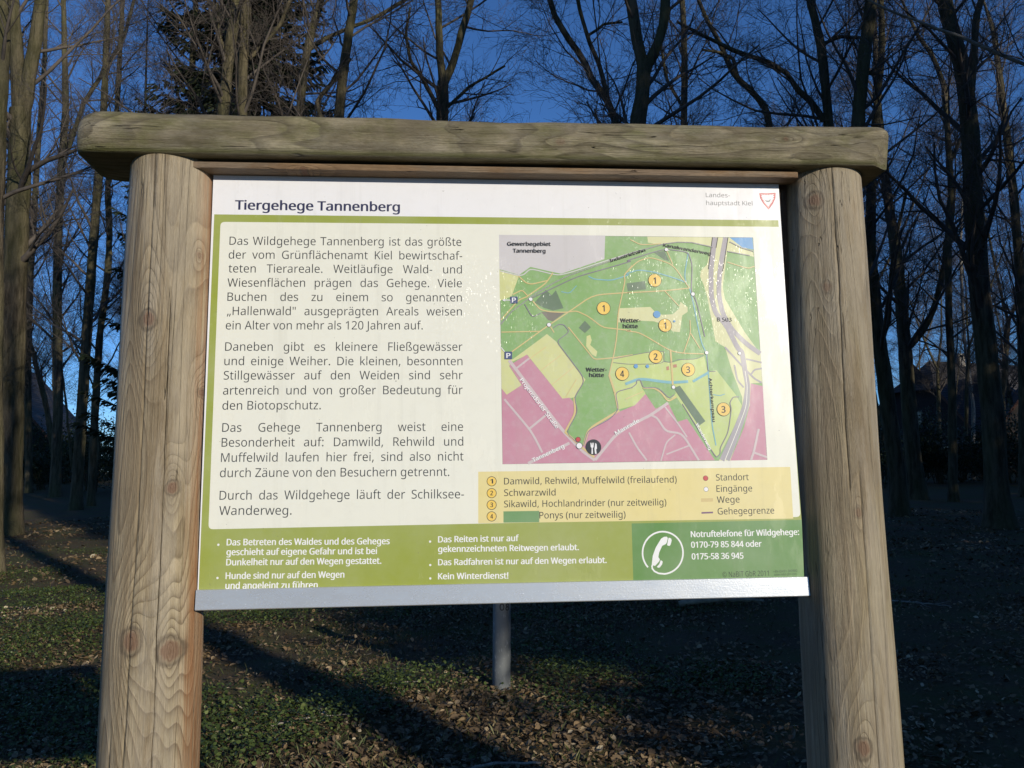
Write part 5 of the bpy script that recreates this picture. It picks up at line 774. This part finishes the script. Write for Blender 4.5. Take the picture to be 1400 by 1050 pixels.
LBL = dict(
 A=("thick_beech", "thick bare tree at the left edge of the photo with two steep stems", "tree"),
 B=("bare_tree", "olive green trunk cut off by the left edge", "tree"),
 C=("bare_tree", "very thin dark trunk just right of the thick twin-stemmed tree and before the dark gable", "tree"),
 D=("bare_tree", "straight bare trunk right of the dark gable with a long diagonal limb", "tree"),
 E=("bare_tree", "brownish trunk leaning right, nearest the left post's outer side and lit near its foot", "tree"),
 F=("bare_tree", "slim blackish curving trunk beside the left post of the board", "tree"),
 G=("bare_tree", "left one of two olive trunks standing before the dark spruce above the beam", "tree"),
 H=("bare_tree", "right one of two olive trunks before the dark spruce, with a thin limb reaching right", "tree"),
 I=("bare_tree", "dark trunk right of the spruce with a long limb arching up to the right", "tree"),
 J=("bare_tree", "slightly leaning plain trunk above the end of the title on the board", "tree"),
 K=("forked_tree", "forked tree left of the beam's middle, one stem straight and one slanting", "tree"),
 L=("forked_tree", "dark tree above the beam forking into a thick U of two stems", "tree"),
 M=("bare_tree", "thin crooked tree leaning left beside the thick U-forked tree", "tree"),
 N=("bare_tree", "tree behind the beam's right part with long crooked limbs spreading left", "tree"),
 O=("bare_tree", "dark leaning trunk with a short broken stub over the beam's right end", "tree"),
 P=("thick_beech", "tallest thick dark trunk right of the board, bending left towards the top", "tree"),
 Q=("bare_tree", "dark tree beside the right post with a curved limb turning up to the right", "tree"),
 R=("bare_tree", "dark leaning trunk partly hidden by the right post", "tree"),
 S=("sapling", "thin pale sapling in front of the far house on the right", "sapling"),
 T=("bare_tree", "slim dark trunk at the right edge of the photo", "tree"),
 U=("bare_tree", "thin tree whose stem bows left over the beam below the city name", "tree"),
 V=("bare_tree", "tree off to the right whose thin pale branch slants across the upper right corner", "tree"),
 W=("bare_tree", "thin trunk left of the dark spruce above the beam's left part", "tree"),
 X=("bare_tree", "thin straight trunk right of the thick U-forked tree", "tree"),
 Y=("bare_tree", "slim tree with steep side limbs between the right post and the thick bending trunk", "tree"),
)
OPT = dict(A=dict(h0=6.5, n1=20), B=dict(h0=6, n1=16, dens=.9), C=dict(h0=5), D=dict(h0=5.5), E=dict(h0=5), F=dict(h0=4.5), P=dict(h0=5.0, n1=26), L=dict(h0=5.5, n1=20), S=dict(h0=3.5, n1=16, top=11, len1=(.6, 1.6), mats=(pale_bark, twig_mat)),
           V=dict(h0=8, n1=14, top=16, mats=(pale_bark, twig_mat)), Q=dict(h0=5, n1=30), R=dict(h0=4.5, n1=26), Y=dict(h0=4, n1=26), N=dict(h0=5, n1=30), T=dict(h0=4, n1=28), U=dict(h0=5, n1=14, top=15))  # V stands in shade; its paler bark colour replaces sunlight on the branch
for si, (key, d_) in enumerate(TREES.items()):
    nm, lab, cat = LBL[key]
    tag(bare_tree(nm, d_['t'], d_['l'], 100 + si, **OPT.get(key, {})), lab, cat)

# ---- a few kinds of bare tree, copied through the wood
def proto(seed, H, r0, fork):
    rng = np.random.default_rng(seed); pts_ = [(0, 0, 0, r0)]; cur = np.zeros(3); d = np.array([rng.normal(0, .05), rng.normal(0, .05), 1])
    k = 10; hf = H * (.45 if fork else 1)
    for q in range(k):
        d = unit(d + np.append(rng.normal(0, .06, 2), 0)); cur = cur + d * hf / k
        pts_.append((*cur, r0 * (1 - (.35 if fork else .85) * (q + 1) / k)))
    limbs = []
    if fork:
        for sgn in (1, -1):
            a = rng.uniform(0, 6.28); c2 = cur.copy(); dd = unit(d + sgn * .32 * np.array([math.cos(a), math.sin(a), 0])); lp = [(*c2, r0 * .48)]
            for q in range(8):
                dd = unit(dd + rng.normal(0, .06, 3) + np.array([0, 0, .05])); c2 = c2 + dd * (H - hf) / 8; lp.append((*c2, r0 * .48 * (1 - .85 * (q + 1) / 8)))
            limbs.append(lp)
    return pts_, limbs
PROTO = []
FAR_GROUPS = {}
def place_far(pi, x, y, rz, s, nm, lab, cat, grp):
    if pi >= len(PROTO): raise IndexError
    src = PROTO[pi]
    if src[1] is None:
        root = src[0]; src[1] = True
    else:
        root = src[0].copy(); COL.objects.link(root)
        for ch in src[0].children:
            c = ch.copy(); COL.objects.link(c); c.parent = root
    root.location = (x, y, th(x, y) - .15); root.rotation_euler = (0, 0, rz); root.scale = (s, s, s)
    tag(root, lab, cat, grp)
    return root
for k, (H, r0, fk, n1, dn) in enumerate([(19, .19, False, 30, 1.0), (21, .24, True, 26, 1.0), (17, .13, False, 28, .9), (22, .28, True, 24, 1.05), (15, .10, False, 30, .9), (18, .16, True, 26, 1.0)]):
    t_, l_ = proto(40 + k, H, r0 * .74, fk)
    t_ = [(a, b + 900, c, r) for a, b, c, r in t_]; l_ = [[(a, b + 900, c, r) for a, b, c, r in q] for q in l_]
    rt = bare_tree("bare_tree", t_, l_, 60 + k, h0=H * .26, n1=n1, top=H, dens=dn * 1.12)
    PROTO.append([rt, None])
rr = random.Random(77)
zones = [  # azimuth range (deg right of +Y), distance range, count, label, group
 ((-30, -17), (44, 90), 17, "thin bare tree in the far wood left of the board", "bare trees in the far wood left of the board"),
 ((-17, 22), (42, 88), 24, "bare tree in the far wood whose twigs show above the beam", "bare trees in the far wood above the beam"),
 ((22, 38), (46, 92), 20, "thin bare tree in the far wood right of the board", "bare trees in the far wood right of the board"),
]
q = 0
for (a0, a1), (d0, d1), cnt, lab, grp in zones:
    for k in range(cnt):
        a = math.radians(a0 + (a1 - a0) * (k + rr.random()) / cnt); d = d0 + (d1 - d0) * rr.random()
        place_far(q % len(PROTO), d * math.sin(a), d * math.cos(a) - 1.5, rr.uniform(0, 6.28), rr.uniform(.8, 1.15), "bare_tree", lab, "tree", grp); q += 1
# trees standing behind the viewer, towards the sun: their shadows fall across the wood
def sunpos(n_, s_): return (.848 * n_ + .530 * s_, .530 * n_ - .848 * s_)
for (n_, s_, pi) in [(-3.4, 13, 1), (-5.2, 19, 5), (-7.5, 12, 0), (-9.5, 21, 3), (-12, 15, 1), (-15, 22, 5), (-18, 14, 3), (-21, 24, 0), (-25, 16, 1), (-29, 22, 3), (-33, 15, 5), (-13.5, 9, 2), (-38, 20, 1)]:
    X, Y = sunpos(n_, s_); place_far(pi, X, Y, rr.uniform(0, 6.28), rr.uniform(.9, 1.1), "bare_tree", "bare tree standing behind the viewer's left shoulder", "tree", "bare trees behind the viewer")
X, Y = sunpos(1.85, 11)
b_ = tag(bare_tree("thick_beech", [(X, Y, 0, .27), (X - .05, Y, 4, .25), (X, Y - .1, 9, .22), (X + .1, Y, 14, .16)], [], 501, h0=9.5, n1=22, top=21), "thick straight tree behind the viewer that casts the long shadow streak", "tree")

# ---- dark spruces
nd = NT("needles"); nn_ = nd.noise(nd.coord(), 1.1, 3, 0.6)
needle_mat = nd.out(nd.mix(nd.ramp(nn_, [(0.35, 0.0), (0.65, 1.0)]), (0.013, 0.022, 0.010), (0.034, 0.046, 0.020)), 0.75, Specular_IOR_Level=0.2)
def spruce_meshes(seed, H, Rb, bare, dens):
    rng = np.random.default_rng(seed)
    tb_ = Tube(rng); zt = np.linspace(-.2, H, 16); P = np.stack([.06 * np.sin(zt * .5), .05 * np.cos(zt * .4), zt], 1); tb_.add(P[None], (.24 * (1 - zt / H * .95))[None], 10)
    Vs, F3s, nb = [], [], 0; BP, BR = [], []
    z = bare
    while z < H - .2:
        f_ = (z - bare) / (H - bare); Lb = Rb * (1 - f_) ** .8 + .15
        for k in range(int(6 + 2 * rng.random())):
            a = rng.uniform(0, 6.28); L_ = Lb * rng.uniform(.7, 1.1); t = np.linspace(0, 1, 6)
            drp = -.22 * L_ * np.sin(t * 2.2) + .10 * L_ * t ** 3 + .05 * L_ * t
            pth = np.stack([math.cos(a) * L_ * t, math.sin(a) * L_ * t, z + drp], 1)
            BP.append(pth); BR.append(np.linspace(.025, .006, 6))
            m = int(max(8, 26 * L_ / 2 * dens)); tt = rng.uniform(.12, 1, m)
            c = np.stack([np.interp(tt, t, pth[:, i_]) for i_ in range(3)], 1)
            sd = rng.choice([-1, 1], m); sw = np.array([-math.sin(a), math.cos(a), 0]); fw = np.array([math.cos(a), math.sin(a), 0])
            ln = rng.uniform(.2, .5, m) * (1.15 - .5 * tt)
            e = c + (sw[None] * sd[:, None] * .75 + fw[None] * .55 + np.stack([np.zeros(m), np.zeros(m), rng.uniform(-.75, .05, m)], 1)) * ln[:, None]
            wv = unit(rng.normal(size=(m, 3)) + np.array([0, 0, .8])) * (ln * rng.uniform(.10, .2, m))[:, None]
            Vs.append(np.stack([c - wv * .4, c + wv * .4, e + wv * .8, e - wv * .8], 1).reshape(-1, 3)); F3s.append(nb + np.arange(m)[:, None] * 4 + np.array([[0, 1, 2, 3]])); nb += 4 * m
        z += rng.uniform(.26, .42)
    tb_.add(np.array(BP), np.array(BR), 3)
    return tb_.mesh("trunk", bark_mat), np_mesh("crown", np.concatenate(Vs), [np.concatenate(F3s)], [needle_mat], smooth=False)
sp_a = spruce_meshes(7, 29, 4.3, 2.0, 5.0); sp_b = spruce_meshes(9, 20, 2.3, .3, 3.0)
def spruce(ms, x, y, rz, s, lab, grp=None):
    r_ = empty("spruce", (x, y, th(x, y)), (0, 0, rz)); r_.scale = (s, s, s)
    link("trunk", ms[0], r_); link("crown", ms[1], r_)
    return tag(r_, lab, "tree", grp)
spruce(sp_a, -6.35, 25.5, .4, 1.0, "dense dark spruce behind the two olive trunks above the beam")
for n_, s_ in ((4.45, 9.6), (6.6, 10.2), (8.9, 9.8)):
    X, Y = sunpos(n_, s_); spruce(sp_b, X, Y, n_, .95, "dark spruce in the row behind the viewer's right shoulder", "spruces behind the viewer")
n_ = 4.7; k = 0
while n_ < 62:
    X, Y = sunpos(n_, 14 + (k % 3) * 3.2 + rr.uniform(-.6, .6)); spruce(sp_b, X, Y, rr.uniform(0, 6), rr.uniform(.95, 1.1) + min(.28, max(0, (n_ - 5.5) * .08)), "dark spruce in the row behind the viewer's right shoulder", "spruces behind the viewer")
    n_ += 1.15 + .015 * n_; k += 1

# ---- evergreen shrubs in front of the houses
sh_mat = leaf_mat("shrub_leaf", [(0.0, (0.010, 0.022, 0.008)), (0.6, (0.022, 0.044, 0.014)), (1.0, (0.06, 0.075, 0.03))], 0.5)
def shrub_meshes(seed, w_, d_, h_, n):
    rng = np.random.default_rng(seed); C_ = []
    for k in range(9): C_.append((rng.uniform(-.32, .32) * w_, rng.uniform(-.3, .3) * d_, h_ * rng.uniform(.25, .75), rng.uniform(.22, .36)))
    C_ = np.array(C_); kk = rng.integers(0, 9, n); dr = unit(rng.normal(size=(n, 3))) * (rng.random(n) ** .35)[:, None]
    p_ = C_[kk, :3] + dr * C_[kk, 3:4] * np.array([w_, d_, h_ * 1.1]); p_[:, 2] = np.maximum(p_[:, 2], .03)
    L_ = rng.uniform(.07, .16, n); t_ = rng.random(n)
    V, F4, F3, cl = leaves(p_[:, 0], p_[:, 1], p_[:, 2], L_, L_ * .6, .9, .3, t_)
    tb_ = Tube(rng); m = 16; e = C_[rng.integers(0, 9, m), :3] + rng.normal(0, .1, (m, 3)); s0 = rng.normal(0, .15, (m, 3)); s0[:, 2] = -.1
    tt = np.linspace(0, 1, 5)[None, :, None]; tb_.add(s0[:, None] * (1 - tt) + e[:, None] * tt, np.repeat(np.linspace(.03, .01, 5)[None], m, 0), 5)
    return np_mesh("foliage", V, [F4, F3], [sh_mat], smooth=False, col=cl), tb_.mesh("stem", bark_mat)
SHR = [shrub_meshes(1, 5.0, 3.0, 3.2, 4200), shrub_meshes(2, 4.0, 3.0, 2.4, 3400), shrub_meshes(3, 3.2, 2.6, 4.2, 3600)]
def shrub(k, x, y, s, lab, grp):
    r_ = empty("evergreen_shrub", (x, y, th(x, y) - .05), (0, 0, rr.uniform(-.5, .5))); r_.scale = (s, s, s)
    link("foliage", SHR[k][0], r_); link("stem", SHR[k][1], r_)
    tag(r_, lab, "shrub", grp)
for k in range(6):
    a = math.radians(-26.5 + 2.5 * k); d = (44 + 9 * rr.random()) if k > 1 else 56
    shrub(k % 3, d * math.sin(a), d * math.cos(a) - 1.5, rr.uniform(.9, 1.25), "dark evergreen shrub at the foot of the wood left of the board", "evergreen shrubs left of the board")
for k in range(13):
    a = math.radians(25.0 + 1.15 * k); d = 40 + 14 * rr.random() + (8 if 32 < math.degrees(a) < 35 else 0)
    shrub(k % 3, d * math.sin(a), d * math.cos(a) - 1.5, rr.uniform(.8, 1.1), "dark evergreen shrub below the far houses right of the board", "evergreen shrubs right of the board")

for k in range(16):
    a = math.radians(-29 + 1.0 * k); d = 66 + 14 * rr.random()
    shrub(k % 3, d * math.sin(a), d * math.cos(a) - 1.5, rr.uniform(1.05, 1.4), "tall dark evergreen in the thicket beyond the trees left of the board", "dark thicket left of the board")
for k in range(17):
    a = math.radians(23 + 1.0 * k); d = 84 + 12 * rr.random()
    shrub(k % 3, d * math.sin(a), d * math.cos(a) - 1.5, rr.uniform(1.5, 2.0), "tall dark evergreen in the thicket beyond the houses right of the board", "dark thicket right of the board")

# ------------------------------------------------------------------ houses
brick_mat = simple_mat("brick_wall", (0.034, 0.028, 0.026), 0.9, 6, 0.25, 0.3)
rw_ = NT("roof_tiles"); wv = rw_.n("ShaderNodeTexWave", wave_type='BANDS', bands_direction='Z'); wv.inputs["Scale"].default_value = 1.6; wv.inputs["Distortion"].default_value = .4
rw_.L(rw_.coord(), wv.inputs[0]); rn = rw_.noise(rw_.coord(), 3, 4, 0.6)
roof_mat = rw_.out(rw_.mix(rn, (0.026, 0.024, 0.024), (0.060, 0.053, 0.050)), 0.7, rw_.bump(wv.outputs[1], 0.6, 0.05))
verge_mat = simple_mat("verge_tile", (0.12, 0.055, 0.035), 0.8, 5)
frame_mat = simple_mat("window_frame", (0.12, 0.11, 0.10), 0.5, 5, 0.1)
gl = NT("window_glass"); glass_mat = gl.out((0.02, 0.022, 0.025), 0.08, Specular_IOR_Level=0.6)
plaster = simple_mat("chimney_plaster", (0.42, 0.38, 0.33), 0.9, 8)
def house(x, y, rz, W_, D_, He, Hr, lab, hip=0.0, chim=None, wallm=None):
    """gable towards -y in its own space; ridge runs along y"""
    gz = th(x, y) - .1
    h = empty("house", (x, y, gz), (0, 0, rz)); tag(h, lab, "house")
    g = Geo(); a, b = W_ / 2, D_ / 2
    g.add([(-a, -b, 0), (a, -b, 0), (a, b, 0), (-a, b, 0), (-a, -b, He), (a, -b, He), (a, b, He), (-a, b, He), (0, -b, Hr - .15), (0, b, Hr - .15)],
          [(0, 1, 5, 8, 4), (2, 3, 7, 9, 6), (1, 2, 6, 5), (3, 0, 4, 7)])
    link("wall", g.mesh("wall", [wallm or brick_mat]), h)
    e = .45; sl = (Hr - He) / a; g = Geo(); t = .18; hb = hip
    zl = He - e * sl; yb = b + e
    hz = Hr - hb * 1.1; xw = (Hr - hz) / sl if hip else 0
    for s in (-1, 1):
        if hip: q_ = [(s * (a + e), -yb, zl), (s * xw, -yb, hz), (0, -yb + hb, Hr), (0, yb, Hr), (s * (a + e), yb, zl)]
        else: q_ = [(s * (a + e), -yb, zl), (0, -yb, Hr), (0, yb, Hr), (s * (a + e), yb, zl)]
        m = len(q_); vs = q_ + [(p_[0], p_[1], p_[2] + t) for p_ in q_]
        g.add(vs, [list(range(m)), list(range(m, 2 * m))] + [(i_, (i_ + 1) % m, m + (i_ + 1) % m, m + i_) for i_ in range(m)])
    if hip: g.add([(-xw, -yb, hz + t * .6), (xw, -yb, hz + t * .6), (0, -yb + hb, Hr + t * .98)], [(0, 1, 2)])
    rf = link("roof", g.mesh("roof", [roof_mat]), h)
    for s in (-1, 1):
        g = Geo()
        x0, z0_, x1, z1 = s * (a + e + .02), zl - .06, s * (xw + .02), hz - .06
        g.add([(x0, -yb - .06, z0_), (x1, -yb - .06, z1), (x1, -yb - .06, z1 + .3), (x0, -yb - .06, z0_ + .3), (x0, -yb - .003, z0_), (x1, -yb - .003, z1), (x1, -yb - .003, z1 + .3), (x0, -yb - .003, z0_ + .3)], [(0, 1, 2, 3), (4, 7, 6, 5), (0, 4, 5, 1), (1, 5, 6, 2), (2, 6, 7, 3), (3, 7, 4, 0)])
        link("verge", g.mesh("verge", [verge_mat]), rf)
    if chim:
        g = Geo(); cx, cy = chim; g.box(cx - .35, cx + .35, cy - .35, cy + .35, Hr - 1.2, Hr + .75); g.box(cx - .42, cx + .42, cy - .42, cy + .42, Hr + .753, Hr + .87)
        link("chimney", g.mesh("chimney", [plaster]), rf)
    for (wx, wz, ww, wh) in [(-a * .45, 1.0, 1.3, 1.3), (a * .45, 1.0, 1.3, 1.3), (0, He + .5, 1.1, 1.2)]:
        g = Geo(); f_ = .08; y0_ = -b - .05
        g.box(wx - ww / 2, wx - ww / 2 + f_, y0_, -b - .003, wz, wz + wh); g.box(wx + ww / 2 - f_, wx + ww / 2, y0_, -b - .003, wz, wz + wh)
        g.box(wx - ww / 2 + f_, wx + ww / 2 - f_, y0_, -b - .003, wz, wz + f_); g.box(wx - ww / 2 + f_, wx + ww / 2 - f_, y0_, -b - .003, wz + wh - f_, wz + wh); g.box(wx - .03, wx + .03, y0_, -b - .003, wz + f_, wz + wh - f_)
        wf = link("window", g.mesh("window", [frame_mat]), h)
        g = Geo(); g.box(wx - ww / 2 + f_ + .002, wx + ww / 2 - f_ - .002, -b - .03, -b - .006, wz + f_ + .002, wz + wh - f_ - .002); link("pane", g.mesh("pane", [glass_mat]), wf)
    return h
house(-33.6, 68, .10, 9.5, 11, 3.2, 8.8, "dark house behind the trees at the left edge, only its steep gable roof showing", wallm=simple_mat("shade_dark_wall", (0.022, 0.018, 0.015), 0.9, 6, 0.25, 0.3))  # left gable's wall colour darkened in place of tree shade; sun still reaches it
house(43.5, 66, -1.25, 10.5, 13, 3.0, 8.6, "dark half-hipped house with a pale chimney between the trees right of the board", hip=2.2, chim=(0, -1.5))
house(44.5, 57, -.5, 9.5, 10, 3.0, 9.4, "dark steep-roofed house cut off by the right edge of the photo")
# carport before the right house
cp = empty("carport", (30.6, 48.5, th(30.6, 48.5) - .05), (0, 0, -.55)); tag(cp, "flat-roofed grey carport on thin posts before the half-hipped house", "carport")
grey_wood = simple_mat("grey_wood", (0.17, 0.16, 0.145), 0.8, 9)
g = Geo(); g.box(-2.0, 2.0, -2.4, 2.4, 1.95, 2.15); link("flat_roof", g.mesh("flat_roof", [grey_wood]), cp)
for sx in (-1.8, 1.8):
    for sy in (-2.1, 2.1):
        g = Geo(); g.box(sx - .06, sx + .06, sy - .06, sy + .06, 0, 1.948); link("post", g.mesh("post", [grey_wood]), cp)

# ------------------------------------------------------------------ small things on the forest floor
gm = NT("marker_plastic"); g1 = gm.noise(gm.coord((8, 8, 2)), 1, 4, 0.6); g2 = gm.noise(gm.coord((60, 60, 20), (0, 0, 3)), 1, 3, 0.6)
gcol = gm.mix(gm.ramp(g1, [(0.3, 0.0), (0.7, 1.0)]), (0.12, 0.128, 0.128), (0.20, 0.21, 0.205)); gcol = gm.mix(gm.math('MULTIPLY', gm.ramp(g2, [(0.6, 0.0), (0.72, 1.0)]), .5), gcol, (0.5, 0.5, 0.47))
marker_mat = gm.out(gcol, 0.55, gm.bump(g2, 0.15, 0.002))
mk = empty("marker_post", (.31, 4.92, th(.31, 4.92)), (math.radians(1.0), math.radians(.8), 0)); tag(mk, "round grey marker post with the number 08 standing behind the board", "marker post")
pts_ = [(.066, -.2), (.066, .93), (.070, .935), (.070, .985), (.055, 1.01), (.02, 1.02)]
A__ = np.linspace(0, 2 * np.pi, 33)[:-1]; V = np.array([(r * math.cos(a), r * math.sin(a), z) for r, z in pts_ for a in A__]); n = 32
F = np.array([(i_ * n + j_, i_ * n + (j_ + 1) % n, (i_ + 1) * n + (j_ + 1) % n, (i_ + 1) * n + j_) for i_ in range(5) for j_ in range(n)])
link("tube", np_mesh("tube", V[:64], [F[:32]], [marker_mat]), mk)
link("cap", np_mesh("cap", V[32:], [F[:128], (128 + np.arange(32))[None]], [marker_mat]), mk)
def digit_strip(paths, w_, zc, xc):
    g = Geo()
    for pp in paths:
        P = np.array(pp, float); d = np.gradient(P, axis=0); d = d / np.linalg.norm(d, axis=1)[:, None]; nn = np.stack([-d[:, 1], d[:, 0]], 1) * w_ / 2; m = len(P)
        vs = [(.0668 * math.sin((xc + q[0]) / .066), -.0668 * math.cos((xc + q[0]) / .066), zc + q[1]) for q in np.concatenate([P - nn, P + nn])]
        g.add(vs, [(i_, i_ + 1, m + i_ + 1, m + i_) for i_ in range(m - 1)])
    return g
el = lambda cx, cy, a, b: [(cx + a * math.cos(t), cy + b * math.sin(t)) for t in np.linspace(0, 2 * math.pi, 25)]
black = simple_mat("black_paint", (0.02, 0.02, 0.02), 0.6, 20)
g = digit_strip([el(-.004, 0, .0135, .023), el(.038, .011, .0105, .0105), el(.038, -.0125, .0125, .0115)], .0085, .588, .0); link("number", g.mesh("number", [black]), mk)

def stick(name, p_, r0, mat, lab, twigs=0, seed=0):
    rng = np.random.default_rng(seed); P = np.array(p_, float); o = P[0].copy(); o[2] = th(o[0], o[1])
    P[:, 2] += terrain(P[:, 0], P[:, 1]); q = smooth_line(np.concatenate([P - o, np.linspace(r0, r0 * .5, len(P))[:, None]], 1), 16)
    q[1:-1, :3] += rng.normal(0, r0 * .25, (14, 3)); tb_ = Tube(rng); tb_.add(q[None, :, :3], q[None, :, 3], 7)
    if twigs:
        P1, R1 = grow(q[None, :, :3], q[None, :, 3], twigs, .3, .95, 25, 55, .15, .45, 5, .6, .05, .1, rng, .4, .003); tb_.add(P1, R1, 4)
    r_ = link(name, tb_.mesh(name, mat), None, tuple(o)); tag(r_, lab, "fallen branch" if r0 > .012 else "stick")
stick("fallen_branch", [(2.55, 8.25, .05), (2.95, 8.15, .10), (3.35, 8.2, .06), (3.55, 8.3, .03)], .038, simple_mat("dead_wood", (0.30, 0.25, 0.17), .9, 12, .4), "pale broken branch lying on dark ground below the board's right half", 2, 1)
stick("stick", [(4.9, 8.4, .02), (5.3, 8.0, .03), (5.55, 7.9, .02)], .011, pale_bark, "thin forked stick on the dark ground right of the right post", 3, 2)
stick("stick", [(-.52, 4.95, .03), (-.38, 4.9, .035), (-.28, 4.92, .03)], .008, pale_bark, "short pale stick among leaves left of the grey marker post", 0, 3)
stick("stick", [(-.1, 3.1, .03), (.15, 3.2, .04), (.4, 3.18, .03)], .012, pale_bark, "brown broken stick on the lit leaves right of the shadow streak", 0, 5)
stick("stick", [(-1.2, 4.15, .03), (-.95, 4.2, .035), (-.7, 4.17, .03)], .006, pale_bark, "thin twig lying on the leaves inside the lit strip below the board", 0, 6)
